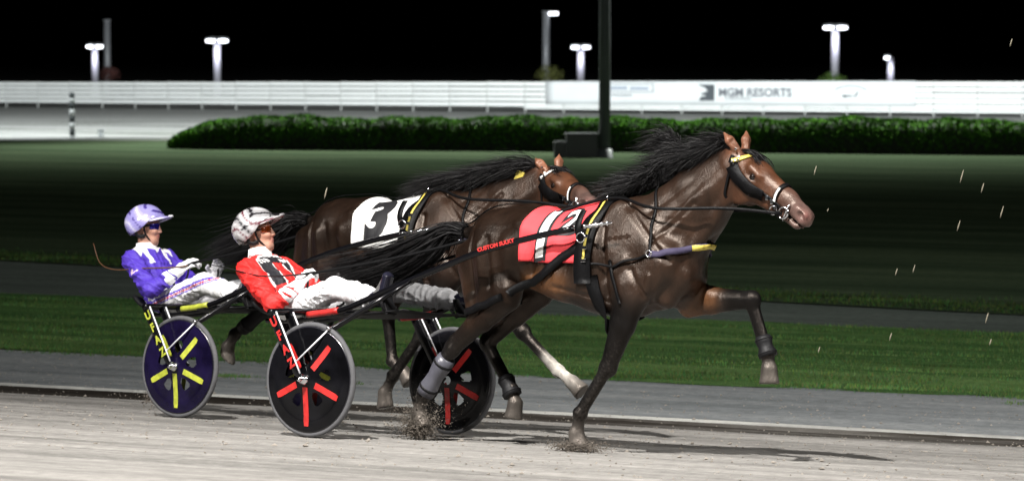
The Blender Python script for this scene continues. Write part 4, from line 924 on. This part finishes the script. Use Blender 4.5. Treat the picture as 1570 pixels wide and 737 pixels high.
class Driver:
    def __init__(s, M, label, J, base, pal):
        t = s.t = Thing('person', label, 'person', M, base); s.J = {k: np.array(v, float) if not isinstance(v, (float, int, list)) else v for k, v in J.items()}; J = s.J
        hc, pt, yw = J['head'], J['pitch'], J['yaw']
        def F(x, y, z):   # head frame: x forward, z up
            X = x * math.cos(pt) - z * math.sin(pt); Z = x * math.sin(pt) + z * math.cos(pt)
            return hc + np.array([X * math.cos(yw) - y * math.sin(yw), X * math.sin(yw) + y * math.cos(yw), Z])
        s.F = F; Fd = lambda *a: F(*a) - hc; sd = Fd(0, 1, 0); kw = dict(side=sd)
        b = Body()
        b.seg(F(-.02, 0, .03), F(.02, 0, .03), (.073, .088), (.073, .085), k=.03, col='skin', cap=1.05, **kw)
        b.seg(F(.035, 0, -.0), F(.045, 0, -.075), (.062, .052), (.050, .045), k=.03, col='skin', **kw)
        b.seg(F(.055, 0, -.095), F(.068, 0, -.108), (.030, .024), (.020, .018), k=.025, col='stubble', **kw)
        for y in (-1, 1):
            b.seg(F(-.01, .056 * y, -.06), F(.055, .030 * y, -.108), .020, .018, k=.025, col='stubble', **kw)      # jaw
            b.ball(F(.070, .038 * y, -.025), (.024, .024, .018), k=.02, col='skin', **kw)                          # cheekbone
            b.seg(F(.080, .012 * y, .032), F(.074, .042 * y, .034), .010, k=.015, col='skin', **kw)                # brow
            b.ball(F(.083, .031 * y, .014), (.010, .018, .010), k=.01, sub=True, **kw)
            b.ball(F(.078, .031 * y, .013), (.013, .013, .013), k=.004, col='skin', **kw)
            b.ball(F(-.012, .076 * y, -.005), (.018, .008, .030), k=.008, col='skin', **kw)                        # ear
            b.ball(F(-.012, .084 * y, -.004), (.008, .006, .014), k=.006, sub=True, **kw)
            b.ball(F(.095, .011 * y, -.030), (.010, .009, .008), k=.008, col='skin', **kw)
        b.seg(F(.086, 0, .022), F(.108, 0, -.024), (.010, .010), (.013, .012), k=.015, col='skin', **kw)          # nose
        b.seg(F(.090, -.016, -.056), F(.090, .016, -.056), .008, k=.006, col='lip'); b.seg(F(.087, -.013, -.069), F(.087, .013, -.069), .008, k=.006, col='lip')
        b.seg(F(.098, -.022, -.0625), F(.098, .022, -.0625), .0035, k=.004, sub=True)
        b.seg(F(-.02, 0, -.04), J['neck'], (.052, .056), (.058, .060), k=.03, col='skin')
        ch, pv = J['chest'], J['pelvis']
        b.seg(J['neck'], ch, (.07, .06), (.15, .10), k=.05, col='cloth'); b.seg(ch, pv, (.15, .10), (.14, .10), k=.05, col='cloth')
        for L in 'NF':
            b.seg(J['sh' + L], J['el' + L], .042, .036, col='cloth'); b.seg(J['el' + L], J['wr' + L], .034, .026, col='cloth')
            b.seg(J['hip' + L], J['kn' + L], .068, .048, col='cloth'); b.seg(J['kn' + L], J['an' + L], .046, .034, col='cloth'); b.seg(J['an' + L], J['toe' + L], .034, .026, col='cloth')
            b.seg(ch + (J['sh' + L] - ch) * .3, J['sh' + L], .06, .045, col='cloth')
        v, f = b.build(.007, 1); t.part('body', (v, f), m_skin, col=b.colours(v, SKIN, .006))
        # jacket
        b = Body(); lean = (J['neck'] - pv) / np.linalg.norm(J['neck'] - pv)
        b.seg(J['neck'] - lean * .05, ch, (.10, .075), (.175, .118), k=.05); b.seg(ch, pv + lean * .10, (.178, .120), (.160, .122), k=.05); b.seg(pv + lean * .10, pv, (.160, .122), (.165, .125), k=.04)
        for L in 'NF':
            sh, el, wr = J['sh' + L], J['el' + L], J['wr' + L]
            b.seg(ch + lean * .10 + (sh - ch - lean * .10) * .25, sh, (.085, .075), (.068, .068), k=.05)
            b.seg(sh, el, .068, .056, k=.04); b.seg(el, el + (wr - el) * .80, .058, .043, k=.03)
            u = el - sh; 
            for q in (.35, .55, .72, .9): b.ball(sh + u * q + np.random.default_rng(int(q * 100)).normal(0, .012, 3), (.022, .060, .059), axis=u, k=.03)
            u = wr - el
            for q in (.12, .3, .5): b.ball(el + u * q, (.018, .052, .051), axis=u, k=.025)
        for q in (.25, .42, .6): b.ball(ch + (pv - ch) * q, (.03, .176, .126), axis=lean, k=.03)
        v, f = b.build(.0075, 2); v = wrinkle(v, f, .009, 3); t.part('jacket', (v, f), mat('jacket_cloth', vcol=True, rough=.62, spec=.35, bump=.6, bscale=14, bdist=.03), col=pal['jacket'](v, J))
        # trousers
        b = Body(); 
        b.seg(pv + lean * .02, pv, (.155, .120), (.16, .12), k=.05)
        for L in 'NF':
            hp_, kn, an = J['hip' + L], J['kn' + L], J['an' + L]; b.seg(hp_, kn, (.092, .088), (.068, .068), k=.05); b.seg(kn, kn + (an - kn) * .86, (.070, .072), (.060, .064), k=.035)
            g = np.random.default_rng(5); u = an - kn
            for q in (.15, .33, .5, .68): b.ball(kn + u * q + g.normal(0, .008, 3), (.02, .068, .068), axis=u, k=.016)
            u = kn - hp_
            for q in (.3, .5, .7, .88): b.ball(hp_ + u * q + g.normal(0, .010, 3), (.02, .084 - .02 * q, .084 - .02 * q), axis=u, k=.018)
        v, f = b.build(.0075, 1); v = wrinkle(v, f, .010, 4); t.part('trousers', (v, f), mat('white_trousers', vcol=True, rough=.7, spec=.3, bump=.6, bscale=14, bdist=.03), col=pal['trousers'](v, J))
        # gloves
        for L in 'NF':
            b = Body(); w_, el = J['wr' + L], J['el' + L]; d = J['hd' + L]; hand(b, w_, d, J['pn' + L], J['th' + L], J['curl' + L]); u = (w_ - el) / np.linalg.norm(w_ - el)
            b.seg(w_ - u * J['cuff'], w_, (.058, .058), (.040, .038), k=.02); v, f = b.build(.0052, 1); t.part('glove', (v, f), mat('white_glove', (.78, .78, .80), .6, bump=.3, bscale=50))
        # boots
        for L in 'NF':
            b = Body(); kn, an, to = J['kn' + L], J['an' + L], J['toe' + L]; u = (an - kn) / np.linalg.norm(an - kn); hl = an + u * .055
            b.seg(kn + (an - kn) * .72, an, (.058, .062), (.046, .050), k=.02); b.seg(an, hl, .045, .038, k=.02); b.seg(hl, to, (.040, .036), (.042, .028), k=.03)
            b.seg(hl + u * .025, to + u * .022, (.040, .012), (.043, .012), k=.01)
            v, f = b.build(.007, 1); t.part('boot', (v, f), mat('boot_leather', (.012, .012, .022), .25, coat=.3))
        # collar
        nk = J['neck']; cdir = (F(-.01, 0, -.05) - nk); cdir /= np.linalg.norm(cdir)
        t.part('collar', MB().tube([nk - cdir * .045, nk + cdir * .0, nk + cdir * .06], [.092, .078, .070], 24, cap=False), pal['collar'], solid=.008)
        # helmet: shell cut higher over the face, lower behind, with a visor
        V = []; Fc = []; cc = []; na, nr = 64, 26
        for i in range(nr + 1):
            for k in range(na):
                th = 2 * math.pi * k / na; front = math.cos(th); side_ = abs(math.sin(th))
                low = np.interp(front, [-1, -.55, -.1, .15, .45, .75, 1], [2.22, 2.20, 1.98, 1.80, 1.46, 1.30, 1.26]); ph = low * i / nr
                rdg = 1 + .022 * math.sin(th * 4 + 5 * ph) * math.sin(ph) ** 2
                x = .150 * math.sin(ph) * front * rdg - .012; y = .122 * math.sin(ph) * math.sin(th) * rdg; z = .138 * math.cos(ph) * (1 if ph < 1.57 else .95) + .042
                V.append(F(x, y, z)); cc.append(pal['helmet'](th, ph, x, y, z))
        for i in range(nr):
            for k in range(na): Fc.append((i * na + k, i * na + (k + 1) % na, (i + 1) * na + (k + 1) % na, (i + 1) * na + k))
        hm = t.part('helmet', (V, Fc), mat('helmet_shell', vcol=True, rough=.22, coat=.5), col=np.array(cc), solid=-.012)
        V = []; Fc = []; cc = []
        for i in range(7):
            for k in range(15):
                th = -1.15 + 2.3 * k / 14; r = 1 + .42 * (i / 6) * math.cos(th) ** 1.0; x = .149 * math.sin(1.40) * math.cos(th) * r - .008; y = .123 * math.sin(1.42) * math.sin(th) * (1 + .06 * i / 6); z = .138 * math.cos(1.40) + .062 - .010 * (i / 6) - .040 * math.sin(th) ** 2 + .006
                V.append(F(x, y, z)); cc.append(pal['helmet'](th, 1.5 + .1 * i, x, y, z))
        for i in range(6):
            for k in range(14): Fc.append((i * 15 + k, (i + 1) * 15 + k, (i + 1) * 15 + k + 1, i * 15 + k + 1))
        t.part('visor', (V, Fc), MATS['helmet_shell'], parent=hm, col=np.array(cc), solid=.006)
        t.part('visor_clip', MB().tube([F(.185, -.02, .088), F(.205, 0, .09), F(.185, .02, .088)], .010, 8), pal['clip'], parent=hm)
        for y in (-1, 1):
            t.part('chin_strap', MB().tube(cr([F(.01, .104 * y, .03), F(.012, .088 * y, -.03), F(.035, .062 * y, -.085), F(.052, .02 * y, -.128), F(.055, 0, -.132)], 4), .010, 8, flat=.45, side=(1, 0, 0)), m_blackm, parent=hm)
            t.part('ear_guard', MB().tube(cr([F(-.06, .094 * y, .02), F(-.055, .090 * y, -.04), F(-.03, .085 * y, -.062), F(.01, .078 * y, -.058)], 4), .017, 8, flat=.5, side=(1, 0, 0)), m_blackm, parent=hm)
        # wrap-round glasses
        V = []; Fc = []
        for i in range(5):
            for k in range(25):
                th = -1.35 + 2.7 * k / 24; hgt = (.027 - .011 * math.exp(-(th / .10) ** 2)) * (1 - .35 * abs(th) / 1.35); zz = .014 + hgt * (1 - 2 * i / 4)
                if i > 2: zz += .010 * math.exp(-(th / .13) ** 2)
                V.append(F(.034 + .068 * math.cos(th), .080 * math.sin(th), zz))
        for i in range(4):
            for k in range(24): Fc.append((i * 25 + k, i * 25 + k + 1, (i + 1) * 25 + k + 1, (i + 1) * 25 + k))
        gl = t.part('glasses', (V, Fc), pal['lens'], solid=.003)
        for y in (-1, 1): t.part('temple', MB().tube([F(.05, .079 * y, .022), F(.0, .084 * y, .02)], .006, 6), m_blackm, parent=gl)

def sm(x, a, b): return np.clip((x - a) / (b - a), 0, 1)
def red_jacket(v, J):
    ch, pv, nk = J['chest'], J['pelvis'], J['neck']; lean = (nk - pv) / np.linalg.norm(nk - pv); fr = np.array([lean[2], 0, -lean[0]]); q = v - ch
    up_, fw_, lat = q @ lean, q @ fr, q[:, 1]; c = np.tile(np.array([.60, .018, .016]), (len(v), 1)); W = np.array([.75, .73, .73]); K = np.array([.012, .012, .016])
    onch = (fw_ > .025) & (np.abs(lat) < .17)
    arch = .115 - 1.2 * np.maximum(0, np.abs(lat) - .10) ** 1.1
    blk = onch & (up_ < arch) & ~((up_ < .035) & (up_ > -.19) & (np.abs(lat) < .050) & (np.abs(lat) > .0)); blk &= (np.abs(lat) < .145) & (up_ > -.16)
    edge = onch & (np.abs(up_ - arch) < .009) & (np.abs(lat) < .15) | onch & (up_ < .03) & (up_ > -.2) & (np.abs(np.abs(lat) - .054) < .006) | onch & (up_ < arch) & (np.abs(np.abs(lat) - .146) < .005)
    c[blk] = K; c[edge] = W
    logo = onch & (up_ > .05) & (up_ < .085) & (lat < -.055) & (lat > -.125) & (np.sin(lat * 260 + up_ * 120) > -.2); c[logo] = W
    bar = onch & (up_ > .055) & (up_ < .085) & (lat > .05) & (lat < .12); c[bar] = W
    for l0 in (-.13, -.085, .035, .09):
        st = (fw_ > -.02) & (up_ > .135) & (up_ < .175) & (np.abs(lat - l0 - (up_ - .155) * .5) < .013 * (1 - np.abs(up_ - .155) / .03)); c[st] = W
    return c
def blue_jacket(v, J):
    ch, pv, nk = J['chest'], J['pelvis'], J['neck']; lean = (nk - pv) / np.linalg.norm(nk - pv); fr = np.array([lean[2], 0, -lean[0]]); q = v - ch
    up_, fw_, lat = q @ lean, q @ fr, q[:, 1]; c = np.tile(np.array([.072, .035, .40]), (len(v), 1)); W = np.array([.74, .73, .76])
    yoke = (up_ > .075 + .05 * np.sin(np.abs(lat) * 22)) & (np.abs(lat) < .17); c[yoke] = W
    stp = (fw_ > .03) & (np.abs(np.abs(lat) - .095) < .022) & (up_ > -.02); c[stp] = W
    u = J['shN']; d = np.linalg.norm((v - (u + (J['elN'] - u) * .42)), axis=1); e = v - (u + (J['elN'] - u) * .42)
    m_ = (d < .085) & (e[:, 1] < -.01) & ((np.hypot(e[:, 0] + .03, e[:, 2]) < .026) | (np.hypot(e[:, 0] - .030, e[:, 2] + .008) < .030)); c[m_] = (.72, .55, .66)
    return c
def trousers_plain(v, J): 
    c = np.tile(np.array([.74, .74, .76]), (len(v), 1)); return c
def trousers_stripe(v, J):
    c = np.tile(np.array([.74, .74, .76]), (len(v), 1)); a, b = J['hipN'], J['knN']; u = (b - a) / np.linalg.norm(b - a); n = np.cross(u, [0, 1, 0]); n = n if n[2] > 0 else -n; q = (v - a) @ n; out = (v[:, 1] < a[1] + (b[1] - a[1]) * sm((v - a) @ u, 0, .45) - .02)
    c[out & (np.abs(q - .014) < .009)] = (.10, .06, .45); c[out & (np.abs(q + .004) < .005)] = (.5, .03, .05); c[out & (np.abs(q + .018) < .005)] = (.10, .06, .45); return c
def helm_silver(th, ph, x, y, z):
    s = math.sin((z + .55 * x) * 44 + 1.6 * math.sin(x * 24 + abs(y) * 12)); q = math.sin((z - .8 * x) * 34 + abs(y) * 40)
    if s > .95 or (q > .96 and s > -.2): return (.010, .009, .011)
    if s < -.94: return (.12, .022, .035)
    if -.35 < s < -.05 : return (.55, .55, .56)
    return (.27, .265, .275) if s > .35 else (.40, .39, .40)
def helm_lilac(th, ph, x, y, z):
    s = math.sin((z + .45 * x) * 42 + 1.4 * math.sin(x * 20 + abs(y) * 10)); q = math.sin(x * 55 + abs(y) * 30)
    if s > .92 and q > -.5: return (.07, .05, .24)
    if s < -.90: return (.66, .64, .82)
    return (.31, .28, .60) if s > -.3 else (.42, .39, .70)
cy = -.10
J1 = dict(head=(-1.075, cy, 1.325), pitch=R(16), yaw=R(26), neck=(-1.045, cy, 1.165), chest=(-.965, cy, 1.025), pelvis=(-.80, cy, .87),
    shN=(-1.0, cy - .175, 1.075), elN=(-.655, -.39, .845), wrN=(-.535, -.285, .985), hdN=(.5, .25, .66), pnN=(.2, .9, -.3), thN=(.1, .3, 1), curlN=[.75, .8, .85, .9],
    shF=(-.985, cy + .175, 1.095), elF=(-.70, .19, .93), wrF=(-.47, .07, 1.0), hdF=(.9, -.2, .25), pnF=(.1, -.9, -.3), thF=(.1, -.2, 1), curlF=[.7, .75, .8, .85], cuff=.11,
    hipN=(-.68, cy - .09, .825), knN=(-.19, -.31, .965), anN=(.215, -.385, .905), toeN=(.315, -.40, 1.06), hipF=(-.68, cy + .09, .825), knF=(-.17, .24, .975), anF=(.29, .43, .915), toeF=(.385, .445, 1.06))
Driver(M1, 'driver in red jacket and silver patterned helmet leaning back on the nearer sulky', J1, (-.8, cy, .79), dict(jacket=red_jacket, trousers=trousers_plain, collar=mat('white_collar', (.76, .76, .76), .6), helmet=helm_silver, clip=mat('clip_grey', (.2, .19, .2), .4), lens=mat('lens_orange', (.42, .075, .01), .08, metal=.7, coat=1)))
J2 = dict(head=(-1.01, cy, 1.395), pitch=R(4), yaw=R(24), neck=(-1.005, cy, 1.225), chest=(-.95, cy, 1.09), pelvis=(-.80, cy, .88),
    shN=(-.985, cy - .175, 1.145), elN=(-.66, -.39, .925), wrN=(-.50, -.275, 1.075), hdN=(.55, .35, .50), pnN=(.3, .9, -.2), thN=(.1, .3, 1), curlN=[.45, .5, .5, .55],
    shF=(-.965, cy + .175, 1.165), elF=(-.72, .20, .95), wrF=(-.50, .12, 1.04), hdF=(.45, -.1, .8), pnF=(.5, -.8, -.2), thF=(-.4, -.5, .4), curlF=[.3, .35, .4, .4], cuff=.10,
    hipN=(-.68, cy - .09, .845), knN=(-.20, -.31, .985), anN=(.215, -.385, .905), toeN=(.315, -.40, 1.06), hipF=(-.68, cy + .09, .845), knF=(-.17, .22, .98), anF=(.23, .375, .905), toeF=(.33, .39, 1.05))
Driver(M2, 'driver in violet and white jacket and lilac helmet on the farther sulky', J2, (-.8, cy, .79), dict(jacket=blue_jacket, trousers=trousers_stripe, collar=MATS['white_collar'], helmet=helm_lilac, clip=MATS['white_paint'], lens=mat('lens_blue', (.03, .02, .35), .08, metal=.7, coat=1)))
# ================================================================== REINS, WHIPS, DIRT, FLECKS
def reins(M, label, H, J, terrets, bits, base):
    t = Thing('driving_reins', label, 'reins', M, base)
    for L, te, bi in zip('NF', terrets, bits):
        w_ = np.array(J['wr' + L]) + np.array(J['hd' + L]) * .11; te = np.array(te); bi = np.array(bi); mid = (w_ + te) / 2 - np.array([0, 0, .045])
        t.part('rein', strap(None, [w_ - np.array(J['hd' + L]) * .05, w_, w_ * .65 + te * .35 - [0, 0, .045], w_ * .3 + te * .7 - [0, 0, .035], te, te + (np.array([H.P['off'][0] + 2.24, (-.245 if L == 'N' else .245), H.P['off'][1] + 1.52]) - te) * 1.0, te * .3 + bi * .7 + [0, (-.05 if L == 'N' else .05), .0], bi], .020, .005, 0, 6, free=True), m_leather)
        t.part('rein_tail', strap(None, [w_, w_ + [.02, -.02, -.08], w_ + [-.03, -.03, -.17], w_ + [-.12, -.02, -.16], w_ + [-.13, 0, -.06]], .018, .004, 0, 5, free=True), m_leather)
    return t
reins(M1, 'black driving reins from the red driver over the nearer horse to its bit', H1, J1, [tuple(snap(H1.bvh, (1.81, -.10, 1.62), .045)[0]), tuple(snap(H1.bvh, (1.81, .10, 1.62), .045)[0])], [tuple(snap(H1.bvh, tuple(H1.H(.485, s_ * .065, -.125)), .03)[0]) for s_ in (-1, 1)], (0, 0, 1.2))
reins(M2, 'black driving reins from the violet driver over the farther horse to its bit', H2, J2, [tuple(snap(H2.bvh, (1.71, -.10, 1.74), .045)[0]), tuple(snap(H2.bvh, (1.71, .10, 1.74), .045)[0])], [tuple(snap(H2.bvh, tuple(H2.H(.485, s_ * .065, -.125)), .03)[0]) for s_ in (-1, 1)], (0, 0, 1.25))
def whip(M, label, pts, m):
    t = Thing('whip', label, 'whip', M, pts[0]); c = cr(pts, 5); n = len(c)
    t.part('stick', MB().tube(c, [.007 - .0045 * i / (n - 1) for i in range(n)], 6), m); t.part('handle', MB().tube(c[:4], .010, 8), m_blackm)
w_ = np.array(J2['wrN']) + np.array(J2['hdN']) * .1
whip(M2, 'thin brown whip sticking out behind the violet driver', [tuple(w_ + [.05, .02, .02]), tuple(w_ + [-.02, -.06, -.02]), (-.80, -.36, 1.085), (-1.10, -.34, 1.07), (-1.30, -.30, 1.12), (-1.42, -.26, 1.27)], mat('whip_brown', (.10, .045, .02), .5))
w_ = np.array(J1['wrN']) + np.array(J1['hdN']) * .1
whip(M1, 'thin dark whip lying across the chest of the red driver', [tuple(w_ + [.05, .02, .02]), tuple(w_ + [-.03, -.07, .0]), (-.80, -.36, 1.035), (-1.10, -.36, 1.08), (-1.45, -.30, 1.12)], m_blackm)
# dirt thrown up by the hooves (uncountable)
def dirt(name, M, centre, spread, n, label, rmin, rmax, drift, seed):
    g = np.random.default_rng(seed); V = []; F = []
    for i in range(n):
        k = g.uniform() ** 1.6; p = np.array(centre) + g.normal(0, 1, 3) * np.array(spread) * (.35 + k) + np.array(drift) * k; p[2] = abs(p[2] - .0)
        r = g.uniform(rmin, rmax) * (1.3 - k); b0 = len(V); q = g.normal(0, r, (4, 3)); V += [tuple(p + x) for x in q]; F += [(b0, b0 + 1, b0 + 2), (b0, b0 + 2, b0 + 3), (b0, b0 + 3, b0 + 1), (b0 + 1, b0 + 3, b0 + 2)]
    o = mesh_obj(name, V, F, mat('flung_dirt', (.10, .085, .07), .95), smooth=False); o.matrix_world = M; o['kind'] = 'stuff'; o['label'] = label; o['category'] = 'dirt'
dirt('kicked_dirt', M1, (.43, -.15, .06), (.12, .08, .075), 6500, 'spray of dirt round the trailing hind hoof of the nearer horse', .0015, .0055, (-.03, 0, .15), 1)
dirt('kicked_dirt', M1, (1.66, -.15, .025), (.15, .10, .03), 3500, 'low spray of dirt round the planted fore hoof', .0015, .005, (.14, 0, .03), 2)
dirt('kicked_dirt', M2, (-.55, -.45, .10), (.12, .06, .07), 500, 'faint spray of dirt behind the farther sulky', .0015, .005, (-.05, 0, .08), 3)
# clods on the track (uncountable)
g = np.random.default_rng(9); V = []; F = []
for i in range(5200):
    s_ = g.uniform(-7, 7); d_ = g.uniform(-3.6, 7.6); r = g.uniform(.003, .011) * (1 if g.uniform() < .93 else 1.9); z0 = zf(d_) + r * .3; b0 = len(V)
    V += [(s_ + x[0] * r, d_ + x[1] * r, z0 + x[2] * r * .7) for x in np.array([(1, 0, 0), (-.6, .8, 0), (-.6, -.8, 0), (.1, .1, 1), (0, 0, -.8)]) + g.normal(0, .2, (5, 3))]
    F += [(b0, b0 + 1, b0 + 3), (b0 + 1, b0 + 2, b0 + 3), (b0 + 2, b0, b0 + 3), (b0 + 1, b0, b0 + 4), (b0 + 2, b0 + 1, b0 + 4), (b0, b0 + 2, b0 + 4)]
o = mesh_obj('track_clods', V, F, mat('clod', (.20, .18, .155), .95, var=.3, vscale=3), smooth=False); o.matrix_world = MG; o['kind'] = 'stuff'; o['label'] = 'small clods and stones strewn on the dirt track'; o['category'] = 'clods'
# pale flecks drifting in the floodlight
m_fleck = mat('fleck', (.30, .27, .20), .8)
for (u, v_, D, ln) in [(1475, 270, 15, 20), (1250, 261, 16, 14), (1471, 346, 15, 16), (1507, 288, 15.5, 15), (1537, 325, 15, 18), (1368, 517, 14.5, 12), (1403, 412, 16, 12), (1376, 417, 16, 11), (1516, 488, 14, 16), (1522, 525, 16, 10), (1270, 322, 17, 5), (1548, 66, 15, 12), (499, 296, 15, 18), (1258, 537, 15, 10)]:
    x = (u - 785) / 4140 * D; z = 2.5 - (v_ - 90) * D / 4140; h = ln * D / 4140 / 2; rr = .0045
    mb = MB().tube([(-.25 * h, 0, -h), (-.05 * h, .004, -.3 * h), (.1 * h, -.004, .4 * h), (.28 * h, 0, h)], [.001, rr, rr * .9, .001], 6, flat=.5)
    o = mesh_obj('fleck', mb.v, mb.f, m_fleck); o.location = (x, D, z); tag(o, 'pale fleck drifting in the air under the floodlights', 'fleck', 'flecks in the air')
